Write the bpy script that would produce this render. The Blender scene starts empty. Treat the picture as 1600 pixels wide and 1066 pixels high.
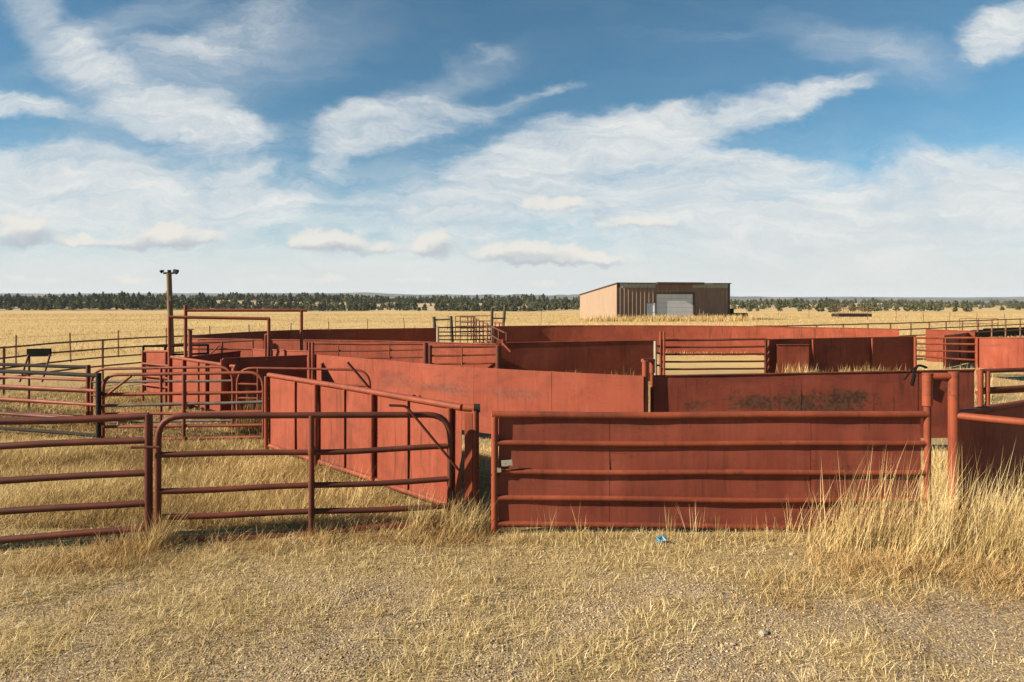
import bpy, math, random
import numpy as np

R = random.Random(7)
rng = np.random.default_rng(11)
F, H0, CX, HC = 1067.0, 467.0, 800.0, 2.8      # focal length in photo pixels, eye level, centre column, eye height (m)
SUN_AZ, SUN_EL = math.radians(73), math.radians(27)   # azimuth measured from "behind the viewer" towards the left
SUNV = (-math.sin(SUN_AZ) * math.cos(SUN_EL), -math.cos(SUN_AZ) * math.cos(SUN_EL), math.sin(SUN_EL))
EXPOSURE = 1.15

sc = bpy.context.scene
col = sc.collection

# ------------------------------------------------------------------ layout helpers
def XX(px, Y): return (px - CX) / F * Y
def ZZ(py, Y): return HC - (py - H0) * Y / F
def YT(py, h): return F * (HC - h) / (py - H0)          # depth of a point at height h seen at row py
def PT(px, py, h=1.43):                                   # a point of known height -> plan position
    Y = YT(py, h)
    return (XX(px, Y), Y)

# ------------------------------------------------------------------ noise (numpy)
_perm = rng.random((256, 256))
def vnoise(x, y):
    x = np.asarray(x, float); y = np.asarray(y, float)
    xi = np.floor(x).astype(int); yi = np.floor(y).astype(int)
    xf = x - xi; yf = y - yi
    u = xf * xf * (3 - 2 * xf); v = yf * yf * (3 - 2 * yf)
    a = _perm[xi & 255, yi & 255]; b = _perm[(xi + 1) & 255, yi & 255]
    c = _perm[xi & 255, (yi + 1) & 255]; d = _perm[(xi + 1) & 255, (yi + 1) & 255]
    return (a * (1 - u) + b * u) * (1 - v) + (c * (1 - u) + d * u) * v
def fbm(x, y, o=4):
    s = 0; a = .5; t = 0
    for k in range(o):
        s = s + a * vnoise(np.asarray(x) * 2 ** k + 17.3 * k, np.asarray(y) * 2 ** k + 9.1 * k); t += a; a *= .5
    return s / t
def sstep(x, a, b):
    t = np.clip((np.asarray(x, float) - a) / (b - a), 0, 1)
    return t * t * (3 - 2 * t)

_PY = [-60, 0, 85, 110, 250, 420, 470, 540, 650, 780, 1000, 2000, 3000, 4300, 5200, 7500]
_PL = [0, 0, 0, -.12, -2.3, -5.0, -4.8, -3.0, .6, .6, -14, -24, -12, 33, 42, 20]
_PM = [0, 0, 0, -.12, -2.1, -4.6, -4.7, -4.4, -3.0, -3.6, -14, -24, -14, 22, 31, 15]
_PR = [0, 0, 0, -.12, -2.5, -3.7, -3.7, -3.6, -3.2, -4.0, -14, -24, -18, 3, 11, 5]
def gz(x, y):
    x = np.asarray(x, float); y = np.asarray(y, float)
    u = x / np.maximum(y, 1.0)
    l = np.interp(y, _PY, _PL); m = np.interp(y, _PY, _PM); r = np.interp(y, _PY, _PR)
    wl = 1 - sstep(u, -.28, -.08); wr = sstep(u, .2, .42)
    z = m * (1 - wl - wr) + l * wl + r * wr
    nf = np.clip((y - 300) / 200, 0, 1)
    z = z + nf * (fbm(x / 90, y / 130, 3) - .5) * np.where(y > 1500, 34, 5.5)
    near = 1 - np.clip((y - 30) / 30, 0, 1)
    z = z + near * ((fbm(x * .45, y * .45, 3) - .5) * .09 + (vnoise(x * 2.3, y * 2.3) - .5) * .025)
    return z
def gz1(x, y): return float(gz(np.array([x]), np.array([y]))[0])

# ------------------------------------------------------------------ object helpers
ORG = {}
def tag(o, label=None, cat=None, group=None, kind=None):
    if label: o['label'] = label
    if cat: o['category'] = cat
    if group: o['group'] = group
    if kind: o['kind'] = kind
    return o
def thing(name, label, cat, loc, group=None):
    o = bpy.data.objects.new(name, None); col.objects.link(o)
    o.location = loc; o.empty_display_size = .2
    ORG[o] = tuple(loc)
    return tag(o, label, cat, group)
ALB, ALBG = .60, .88        # reflectance levels: paint and metal, dry vegetation and soil
class MB:
    def __init__(s): s.v = []; s.f = []; s.sm = []
    def quad(s, a, b, c, d, smooth=False):
        n = len(s.v); s.v += [a, b, c, d]; s.f.append((n, n + 1, n + 2, n + 3)); s.sm.append(smooth)
    def tube(s, pts, r, n=10, caps=True, r2=None, wob=0.0):
        P = [np.array(p, float) for p in pts]; m = len(P); base = len(s.v)
        T = []
        for i in range(m):
            a = P[max(i - 1, 0)]; b = P[min(i + 1, m - 1)]
            t = b - a; T.append(t / (np.linalg.norm(t) + 1e-9))
        up = np.array([0, 0, 1.0]) if abs(T[0][2]) < .9 else np.array([0, 1.0, 0])
        N = np.cross(T[0], up); N /= np.linalg.norm(N)
        for i in range(m):
            if i:
                N = N - T[i] * np.dot(N, T[i]); N /= (np.linalg.norm(N) + 1e-9)
            B = np.cross(T[i], N)
            rr = r if r2 is None else r + (r2 - r) * i / (m - 1)
            if wob: rr *= 1 + R.uniform(-wob, wob)
            for k in range(n):
                a = 2 * math.pi * k / n
                s.v.append(tuple(P[i] + rr * (math.cos(a) * N + math.sin(a) * B)))
        for i in range(m - 1):
            for k in range(n):
                a = base + i * n + k; b = base + i * n + (k + 1) % n
                s.f.append((a, b, b + n, a + n)); s.sm.append(True)
        if caps:
            for i, rev in ((0, True), (m - 1, False)):
                c0 = len(s.v); s.v += [s.v[base + i * n + k] for k in range(n)]
                ids = list(range(c0, c0 + n))
                s.f.append(tuple(reversed(ids)) if not rev else tuple(ids)); s.sm.append(False)
        return s
    def box(s, c, size, rz=0.0, tilt=0.0):
        cx, cy, cz = c; a, b, h = [q / 2 for q in size]
        cr, sr = math.cos(rz), math.sin(rz); n = len(s.v)
        ct, st = math.cos(tilt), math.sin(tilt)
        for x, y, z in ((-a, -b, -h), (a, -b, -h), (a, b, -h), (-a, b, -h), (-a, -b, h), (a, -b, h), (a, b, h), (-a, b, h)):
            x, z = x * ct - z * st, x * st + z * ct
            s.v.append((cx + x * cr - y * sr, cy + x * sr + y * cr, cz + z))
        for q in ((0, 3, 2, 1), (4, 5, 6, 7), (0, 1, 5, 4), (1, 2, 6, 5), (2, 3, 7, 6), (3, 0, 4, 7)):
            s.f.append(tuple(n + k for k in q)); s.sm.append(False)
        return s
    def sheet(s, pts, zb, zt, th=.004, dz=.25, wav=.006, seed=0):
        """thin plate following the plan polyline pts; zb, zt per point"""
        P = np.array(pts, float); m = len(P); k = max(2, int(round((max(zt) - min(zb)) / dz)) + 1)
        t = np.gradient(P, axis=0); nn = np.stack([-t[:, 1], t[:, 0]], 1); nn /= np.linalg.norm(nn, axis=1)[:, None] + 1e-9
        arc = np.concatenate([[0], np.cumsum(np.linalg.norm(np.diff(P, axis=0), axis=1))])
        for side in (0, 1):
            base = len(s.v)
            for i in range(m):
                for j in range(k):
                    f = j / (k - 1); z = zb[i] * (1 - f) + zt[i] * f
                    w = (fbm(np.array([arc[i] * 1.1 + seed * 7.7]), np.array([z * 1.6 + seed * 3.1]), 3)[0] - .5) * 2 * wav
                    o = nn[i] * (w + (th if side else 0))
                    s.v.append((P[i, 0] + o[0], P[i, 1] + o[1], z))
            for i in range(m - 1):
                for j in range(k - 1):
                    a = base + i * k + j
                    q = (a, a + k, a + k + 1, a + 1)
                    s.f.append(q if side else q[::-1]); s.sm.append(True)
        B = m * k; n0 = len(s.v) - 2 * B
        def rim(ids):
            for a, b in zip(ids[:-1], ids[1:]):
                s.quad(s.v[n0 + a], s.v[n0 + b], s.v[n0 + B + b], s.v[n0 + B + a])
        rim([i * k + k - 1 for i in range(m)]); rim([i * k for i in range(m)][::-1])
        rim([j for j in range(k)]); rim([(m - 1) * k + j for j in range(k)][::-1])
        return s
    def build(s, name, mat, parent=None, label=None, loc=None):
        o0 = ORG.get(parent, (0, 0, 0)) if parent is not None else (loc or (0, 0, 0))
        me = bpy.data.meshes.new(name)
        V = np.array(s.v, float) - np.array(o0)
        me.from_pydata(V.tolist(), [], s.f)
        me.polygons.foreach_set('use_smooth', s.sm); me.update()
        me.materials.append(mat)
        o = bpy.data.objects.new(name, me); col.objects.link(o)
        if parent is not None:
            o.parent = parent; ORG[o] = o0
        else:
            o.location = o0; ORG[o] = o0
        if label: o['label'] = label
        return o
def npmesh(name, V, faces_flat, loop_tot, mat, attr=None, smooth=False):
    me = bpy.data.meshes.new(name)
    me.vertices.add(len(V)); me.vertices.foreach_set('co', np.asarray(V, np.float32).ravel())
    me.loops.add(len(faces_flat)); me.loops.foreach_set('vertex_index', np.asarray(faces_flat, np.int32))
    me.polygons.add(len(loop_tot))
    ls = np.concatenate([[0], np.cumsum(loop_tot)[:-1]])
    me.polygons.foreach_set('loop_start', ls.astype(np.int32))
    if smooth: me.polygons.foreach_set('use_smooth', np.ones(len(loop_tot), bool))
    me.update(calc_edges=True)
    if attr is not None:
        at = me.attributes.new('tint', 'FLOAT', 'POINT'); at.data.foreach_set('value', np.asarray(attr, np.float32))
    if mat: me.materials.append(mat)
    o = bpy.data.objects.new(name, me); col.objects.link(o)
    return o
def fillet(pts, r, n=6):
    P = [np.array(p, float) for p in pts]; out = [tuple(P[0])]
    for i in range(1, len(P) - 1):
        a = P[i - 1] - P[i]; b = P[i + 1] - P[i]
        la, lb = np.linalg.norm(a), np.linalg.norm(b); rr = min(r, la * .49, lb * .49)
        p0 = P[i] + a / la * rr; p1 = P[i] + b / lb * rr
        for k in range(n + 1):
            t = k / n
            out.append(tuple((1 - t) ** 2 * p0 + 2 * t * (1 - t) * P[i] + t * t * p1))
    out.append(tuple(P[-1])); return out
def lerp(a, b, t): return tuple(a[i] + (b[i] - a[i]) * t for i in range(len(a)))
def resample(pts, step):
    P = np.array(pts, float); d = np.concatenate([[0], np.cumsum(np.linalg.norm(np.diff(P[:, :2], axis=0), axis=1))])
    n = max(1, int(math.ceil(d[-1] / step))); s = np.linspace(0, d[-1], n + 1)
    return [tuple(np.interp(q, d, P[:, k]) for k in range(P.shape[1])) for q in s]
def smoothline(pts, it=3):
    for _ in range(it):
        o = [pts[0]]
        for a, b in zip(pts[:-1], pts[1:]): o += [lerp(a, b, .25), lerp(a, b, .75)]
        o.append(pts[-1]); pts = o
    return pts
def wig(a, b, n=14, amp=.006):
    """a pipe that is not perfectly straight"""
    ph = R.uniform(0, 9); out = []
    for i in range(n + 1):
        t = i / n; p = list(lerp(a, b, t)); e = math.sin(math.pi * t)
        p[2] += amp * e * (math.sin(t * 7 + ph) * .7 - .8); out.append(tuple(p))
    return out

# ------------------------------------------------------------------ materials
def newmat(name):
    m = bpy.data.materials.new(name); m.use_nodes = True
    nt = m.node_tree; nt.nodes.clear()
    return m, nt
class NT:
    def __init__(s, nt): s.nt = nt
    def n(s, t, **k):
        nd = s.nt.nodes.new(t)
        for a, b in k.items(): setattr(nd, a, b)
        return nd
    def l(s, a, b): s.nt.links.new(a, b)
    def val(s, sock, x):
        if hasattr(x, 'links'): s.l(x, sock)
        else: sock.default_value = x
    def math(s, op, a, b=0.0, c=0.0, clamp=False):
        nd = s.n('ShaderNodeMath', operation=op); nd.use_clamp = clamp
        s.val(nd.inputs[0], a); s.val(nd.inputs[1], b); s.val(nd.inputs[2], c)
        return nd.outputs[0]
    def mix(s, f, a, b, blend='MIX'):
        nd = s.n('ShaderNodeMix', data_type='RGBA', blend_type=blend)
        s.val(nd.inputs[0], f)
        for q, x in ((6, a), (7, b)):
            s.val(nd.inputs[q], x if hasattr(x, 'links') or len(x) == 4 else (*x, 1))
        return nd.outputs[2]
    def noise(s, vec, scale, detail=3, rough=.55, dist=0.0):
        nd = s.n('ShaderNodeTexNoise'); s.l(vec, nd.inputs['Vector'])
        nd.inputs['Scale'].default_value = scale; nd.inputs['Detail'].default_value = detail
        nd.inputs['Roughness'].default_value = rough; nd.inputs['Distortion'].default_value = dist
        return nd.outputs['Fac']
    def ramp(s, f, a, b, lo=0.0, hi=1.0):
        nd = s.n('ShaderNodeMapRange', interpolation_type='SMOOTHSTEP'); s.val(nd.inputs[0], f)
        nd.inputs[1].default_value = a; nd.inputs[2].default_value = b; nd.inputs[3].default_value = lo; nd.inputs[4].default_value = hi
        return nd.outputs[0]
    def mapping(s, vec, loc=(0, 0, 0), rot=(0, 0, 0), scale=(1, 1, 1), t='POINT'):
        nd = s.n('ShaderNodeMapping', vector_type=t); s.l(vec, nd.inputs[0])
        nd.inputs[1].default_value = loc; nd.inputs[2].default_value = rot; nd.inputs[3].default_value = scale
        return nd.outputs[0]
    def princ(s, colr, rough, metal=0.0, bump=None, bs=.3, bd=.01, spec=.4, alb=None):
        k = alb or ALB
        colr = s.mix(1.0, colr, (k, k, k), 'MULTIPLY')
        p = s.n('ShaderNodeBsdfPrincipled'); o = s.n('ShaderNodeOutputMaterial')
        s.val(p.inputs['Base Color'], colr if hasattr(colr, 'links') or len(colr) == 4 else (*colr, 1))
        s.val(p.inputs['Roughness'], rough); p.inputs['Metallic'].default_value = metal
        p.inputs['Specular IOR Level'].default_value = spec
        if bump is not None:
            b = s.n('ShaderNodeBump'); b.inputs['Strength'].default_value = bs; b.inputs['Distance'].default_value = bd
            s.l(bump, b.inputs['Height']); s.l(b.outputs[0], p.inputs['Normal'])
        s.l(p.outputs[0], o.inputs[0]); return p

def paint(name, c1, c2, rust=(.075, .038, .026), wear=.5, streak=.4, rough=.5, patches=(), spec=.35, bare=(.16, .13, .11)):
    m, nt = newmat(name); g = NT(nt)
    tc = g.n('ShaderNodeTexCoord').outputs['Object']
    oi = g.n('ShaderNodeObjectInfo')
    big = g.noise(tc, .9, 4, .6)
    c = g.mix(g.ramp(big, .35, .68), c1, c2)
    # each sheet a bit different
    c = g.mix(g.math('MULTIPLY', oi.outputs['Random'], .34), c, tuple(q * .74 for q in c2))
    chalk = g.noise(g.mapping(tc, scale=(1, 1, .35)), 2.3, 5, .65)
    c = g.mix(g.ramp(chalk, .45, .75, 0, .5), c, tuple(min(1, q * 1.18 + .02) for q in c1))
    fade = g.noise(g.mapping(tc, scale=(.55, .55, 1.3)), 1.5, 6, .62, .8)
    c = g.mix(g.ramp(fade, .50, .70, 0, .68), c, tuple(q * .62 + .012 for q in c2))
    # vertical run-off streaks
    st = g.noise(g.mapping(tc, scale=(9, 9, .7)), 1.6, 4, .6)
    st2 = g.noise(tc, .8, 3)
    sf = g.math('MULTIPLY', g.ramp(st, .49, .70), g.ramp(st2, .40, .62))
    c = g.mix(g.math('MULTIPLY', sf, streak), c, rust)
    grain = g.noise(g.mapping(tc, scale=(24, 24, .9)), 1.3, 5, .7)
    c = g.mix(g.ramp(grain, .42, .75, 0, .24), c, tuple(q * .55 for q in c2))
    mott = g.noise(tc, 5.0, 8, .72, .5)
    c = g.mix(g.math('MULTIPLY', g.ramp(mott, .52, .66), g.ramp(g.noise(tc, .7, 3), .42, .60, 0, .5)), c, tuple(a * .5 + b * .5 for a, b in zip(c2, rust)))
    # horizontal rubs from stock
    hr = g.noise(g.mapping(tc, scale=(.8, .8, 10)), 2.2, 4, .6)
    c = g.mix(g.math('MULTIPLY', g.math('MULTIPLY', g.ramp(hr, .56, .74), g.ramp(st2, .5, .4)), streak * .85), c, rust)
    # chips
    ch = g.noise(tc, 26, 3, .7); chm = g.noise(tc, 2.1, 3, .6)
    cf = g.math('MULTIPLY', g.ramp(ch, .60, .66), g.ramp(chm, .45, .62))
    c = g.mix(g.math('MULTIPLY', cf, wear), c, rust)
    for (px_, py_, pz_, sx_, sz_, k) in patches:      # worn-through stains of a fixed place and shape
        mp = g.mapping(tc, loc=(px_, py_, pz_), scale=(sx_, 3.0, sz_), t='TEXTURE')
        gr = g.n('ShaderNodeTexGradient', gradient_type='QUADRATIC_SPHERE'); g.l(mp, gr.inputs[0])
        pn = g.noise(g.mapping(tc, scale=(.8, 1, 1.2)), 5.0, 10, .78, .3)
        pf = g.ramp(g.math('ADD', g.math('MULTIPLY', gr.outputs['Fac'], .42), g.math('MULTIPLY', pn, .95)), .52, .69)
        pf = g.math('MULTIPLY', pf, g.ramp(gr.outputs['Fac'], .0, .08))
        c = g.mix(g.math('MULTIPLY', pf, k), c, g.mix(g.ramp(g.noise(tc, 16, 4), .35, .65), (.09, .040, .026), bare))
    r = g.ramp(big, .3, .7, rough - .08, rough + .12)
    bh = g.math('ADD', g.math('MULTIPLY', big, .6), g.math('MULTIPLY', ch, .12))
    g.princ(c, r, 0, bh, .35, .012, spec)
    return m

def simple(name, c, rough=.6, c2=None, scale=6., metal=0., spec=.4, bump=.2):
    m, nt = newmat(name); g = NT(nt)
    tc = g.n('ShaderNodeTexCoord').outputs['Object']
    n = g.noise(tc, scale, 4, .6)
    oi = g.n('ShaderNodeObjectInfo')
    cc = g.mix(g.ramp(n, .35, .68), c, c2 or tuple(q * .6 for q in c))
    cc = g.mix(g.math('MULTIPLY', oi.outputs['Random'], .25), cc, tuple(q * .5 for q in c))
    g.princ(cc, rough, metal, n, bump, .01, spec)
    return m

M = {}
M['red'] = paint('red_oxide_sheet', (.44, .104, .054), (.35, .076, .040), wear=.6, streak=.62, rough=.72, spec=.15)
M['redpipe'] = paint('red_oxide_pipe', (.42, .095, .038), (.28, .058, .027), wear=.9, streak=.6, rough=.6, spec=.22)
M['maroon'] = paint('maroon_pipe', (.25, .060, .030), (.14, .038, .022), rust=(.13, .065, .035), wear=.85, streak=.5, rough=.58, spec=.2)
M['rustpipe'] = simple('weathered_rust_pipe', (.34, .18, .10), .8, (.20, .10, .06), 9, spec=.15)
M['darkpipe'] = simple('dark_steel_pipe', (.035, .031, .027), .8, (.06, .036, .026), 5, spec=.1)
M['greypipe'] = simple('bare_grey_steel', (.22, .18, .15), .6, (.15, .085, .06), 7, spec=.15)
M['tanpipe'] = simple('tan_galvanised_post', (.55, .47, .36), .55, (.42, .35, .26), 8)
M['black'] = simple('black_strap', (.02, .019, .018), .9, spec=.05)
M['wood'] = simple('weathered_wood', (.13, .095, .065), .85, (.065, .048, .036), 5)
M['bluejunk'] = simple('blue_wrapper', (.10, .45, .70), .5, (.45, .75, .95), 22)
M['stone'] = simple('pale_stone', (.62, .52, .40), .85, (.45, .36, .27), 12)
M['deadweed'] = simple('grey_weed', (.24, .20, .15), .9, (.15, .12, .09), 10)

# pole: creosoted wood, long grain
def m_pole():
    m, nt = newmat('pole_timber'); g = NT(nt)
    tc = g.n('ShaderNodeTexCoord').outputs['Object']
    gr = g.noise(g.mapping(tc, scale=(30, 30, .8)), 1.5, 4, .6)
    c = g.mix(g.ramp(gr, .35, .7), (.38, .225, .10), (.16, .09, .042))
    g.princ(c, .85, 0, gr, .4, .01); return m
M['pole'] = m_pole()

def m_sheetmetal(name, c, c2, rough=.45):
    m, nt = newmat(name); g = NT(nt)
    tc = g.n('ShaderNodeTexCoord').outputs['Object']
    n = g.noise(g.mapping(tc, scale=(1, 1, .3)), 1.2, 4, .6)
    st = g.noise(g.mapping(tc, scale=(5, 5, .25)), 1.5, 3, .6)
    cc = g.mix(g.ramp(n, .35, .68), c, c2)
    cc = g.mix(g.ramp(st, .55, .75, 0, .35), cc, tuple(q * .7 for q in c2))
    g.princ(cc, rough, 0, None, spec=.3); return m
M['shedtan'] = m_sheetmetal('tan_steel_siding', (.47, .325, .228), (.42, .29, .20))
M['shedbrown'] = m_sheetmetal('brown_steel_siding', (.38, .24, .165), (.31, .19, .13))
M['shedtrim'] = m_sheetmetal('brown_trim', (.13, .075, .05), (.10, .06, .042))
M['sheddoor'] = m_sheetmetal('grey_door_steel', (1.1, 1.08, 1.04), (.98, .97, .95))
M['mandoor'] = m_sheetmetal('white_door_steel', (.85, .88, .92), (.78, .81, .85))
M['skylight'] = m_sheetmetal('translucent_panel', (.55, .53, .40), (.46, .45, .35), .3)

def m_ground():
    m, nt = newmat('dry_prairie_ground'); g = NT(nt)
    tc = g.n('ShaderNodeTexCoord').outputs['Object']
    sep = g.n('ShaderNodeSeparateXYZ'); g.l(tc, sep.inputs[0])
    n1 = g.noise(tc, .35, 5, .6); n2 = g.noise(tc, 3.0, 5, .65); n3 = g.noise(tc, 40, 3, .6)
    # gravelly soil
    vo = g.n('ShaderNodeTexVoronoi'); g.l(tc, vo.inputs['Vector']); vo.inputs['Scale'].default_value = 55
    rs = g.n('ShaderNodeSeparateColor'); g.l(vo.outputs['Color'], rs.inputs[0])
    grav = g.mix(rs.outputs[0], (.17, .125, .08), (.52, .40, .26))
    grav = g.mix(g.ramp(rs.outputs[1], .6, .9, 0, .7), grav, (.38, .25, .13))
    grav = g.mix(g.ramp(n3, .3, .6, .6, 0), grav, (.15, .11, .075))
    straw = g.mix(g.ramp(n3, .35, .65), (.20, .14, .065), (.46, .335, .16))
    straw = g.mix(g.ramp(n2, .5, .75, 0, .5), straw, (.29, .205, .10))
    n4 = g.noise(tc, 1.1, 6, .7)
    f = g.math('ADD', g.math('MULTIPLY', n4, .8), g.math('MULTIPLY', n2, .5))
    f = g.math('ADD', f, g.ramp(sep.outputs[1], 5.5, 10.0, 0, .5))
    near = g.mix(g.ramp(f, .58, .86), grav, straw)
    # open field
    fx = g.noise(g.mapping(tc, scale=(.012, .075, 1)), 1., 6, .62)
    fx2 = g.noise(g.mapping(tc, scale=(.25, 1.2, 1)), 1., 4, .65)
    fld = g.mix(g.ramp(fx, .35, .68), (.60, .415, .185), (.47, .315, .125))
    fld = g.mix(g.ramp(fx2, .48, .72, 0, .40), fld, (.47, .325, .15))
    c = g.mix(g.ramp(sep.outputs[1], 17, 32), near, fld)
    # beyond the woods: bare tan slopes with dark forest patches
    ff = g.noise(g.mapping(tc, scale=(.004, .0012, 1)), 1., 6, .65)
    forest = g.mix(g.ramp(ff, .50, .60), (.030, .042, .030), (.34, .26, .16))
    c = g.mix(g.ramp(sep.outputs[1], 850, 1500), c, forest)
    hill = g.mix(g.ramp(g.noise(tc, .05, 4), .4, .6), (.42, .30, .16), (.50, .37, .21))
    c = g.mix(g.math('MULTIPLY', g.ramp(sep.outputs[1], 410, 450), g.ramp(sep.outputs[1], 1200, 850)), c, hill)
    bh = g.math('ADD', g.math('MULTIPLY', vo.outputs['Distance'], -.6), n2)
    p = g.princ(c, .92, 0, bh, .6, .02, .15, alb=ALBG)
    return m
M['ground'] = m_ground()

def m_grass(name, dark, mid, light, trans=.25):
    m, nt = newmat(name); g = NT(nt)
    at = g.n('ShaderNodeAttribute', attribute_name='tint')
    cr = g.n('ShaderNodeValToRGB'); g.l(at.outputs['Fac'], cr.inputs[0])
    dark, mid, light = [tuple(q * (ALBG if 'needle' not in name else 1.0) for q in c_) for c_ in (dark, mid, light)]
    e = cr.color_ramp.elements
    e[0].color = (*dark, 1); e[0].position = .0; e[1].color = (*light, 1); e[1].position = 1.
    k = cr.color_ramp.elements.new(.45); k.color = (*mid, 1)
    d = g.n('ShaderNodeBsdfDiffuse'); t = g.n('ShaderNodeBsdfTranslucent')
    g.l(cr.outputs[0], d.inputs[0]); g.l(cr.outputs[0], t.inputs[0])
    mx = g.n('ShaderNodeMixShader'); mx.inputs[0].default_value = trans
    g.l(d.outputs[0], mx.inputs[1]); g.l(t.outputs[0], mx.inputs[2])
    o = g.n('ShaderNodeOutputMaterial'); g.l(mx.outputs[0], o.inputs[0]); return m
M['grass'] = m_grass('dry_grass', (.16, .098, .042), (.54, .39, .17), (.88, .72, .41))
M['tall'] = m_grass('tall_dry_grass', (.22, .135, .06), (.58, .405, .165), (.80, .64, .34))
M['brown'] = m_grass('brown_straw', (.15, .08, .035), (.42, .26, .105), (.70, .50, .24))
M['fieldgrass'] = m_grass('field_grass', (.38, .25, .10), (.58, .405, .175), (.70, .52, .25))
M['pebble'] = m_grass('pebbles', (.20, .15, .11), (.42, .30, .18), (.62, .48, .31), .0)
M['needles'] = m_grass('pine_needles', (.058, .062, .032), (.105, .112, .056), (.17, .168, .082), .2)
M['bark'] = simple('pine_bark', (.10, .07, .05), .9)

# ------------------------------------------------------------------ blades (one mesh of many grass blades)
def blades(name, mat, P, H, W, lean=.35, bend=.5, tint=None, dirb=None, segs=3, zoff=-.01):
    """P (n,2) plan points, H heights, W widths"""
    n = len(P); z0 = gz(P[:, 0], P[:, 1]) + zoff
    a = rng.uniform(0, 2 * np.pi, n)
    lx = np.cos(a) * rng.random(n) * lean; ly = np.sin(a) * rng.random(n) * lean
    if dirb is not None: lx = lx + dirb[0] * rng.random(n); ly = ly + dirb[1] * rng.random(n)
    b = rng.uniform(0, 1, n) * bend
    l = np.sqrt(lx * lx + ly * ly) + 1e-6
    # ribbon facing roughly any way
    wa = rng.uniform(0, np.pi, n); wx = np.cos(wa); wy = np.sin(wa)
    nv = 2 * segs + 1
    V = np.zeros((n, nv, 3), np.float32)
    for s in range(segs + 1):
        t = s / segs
        k = t + b * t * t
        x = P[:, 0] + lx * H * k; y = P[:, 1] + ly * H * k
        z = z0 + H * t * np.minimum(1, 1.1 / (l + .35)) * (1 - b * .45 * t * np.minimum(l / .6, 1.2)) * np.sqrt(np.maximum(.08, 1 - (l * .8) ** 2 * .8))
        if s < segs:
            w = W * (1 - .55 * t) * .5
            V[:, 2 * s, 0] = x - wx * w; V[:, 2 * s, 1] = y - wy * w; V[:, 2 * s, 2] = z
            V[:, 2 * s + 1, 0] = x + wx * w; V[:, 2 * s + 1, 1] = y + wy * w; V[:, 2 * s + 1, 2] = z
        else:
            V[:, 2 * s, 0] = x; V[:, 2 * s, 1] = y; V[:, 2 * s, 2] = z
    base = (np.arange(n) * nv)[:, None]
    pat = []
    for s in range(segs - 1): pat += [2 * s, 2 * s + 1, 2 * s + 3, 2 * s + 2]
    s = segs - 1; pat += [2 * s, 2 * s + 1, 2 * s + 2]
    loops = (base + np.array(pat)[None, :]).ravel()
    tot = np.tile(np.array([4] * (segs - 1) + [3]), n)
    if tint is None: tint = rng.random(n)
    return npmesh(name, V.reshape(-1, 3), loops, tot, mat, np.repeat(tint, nv), smooth=False)
def scatter(n, u0, u1, y0, y1, power=1.0):
    """points between the directions u0..u1 (x/y) and depths y0..y1, evenly per ground area by default"""
    y = np.sqrt(rng.random(n) * (y1 * y1 - y0 * y0) + y0 * y0) if power == 1.0 else y0 * (y1 / y0) ** rng.random(n)
    return np.stack([rng.uniform(u0, u1, n) * y, y], 1)
def clump(n_c, centers, spread, per):
    out = []
    for (x, y) in centers:
        out.append(np.stack([x + rng.normal(0, spread, per), y + rng.normal(0, spread, per)], 1))
    return np.concatenate(out)

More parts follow.
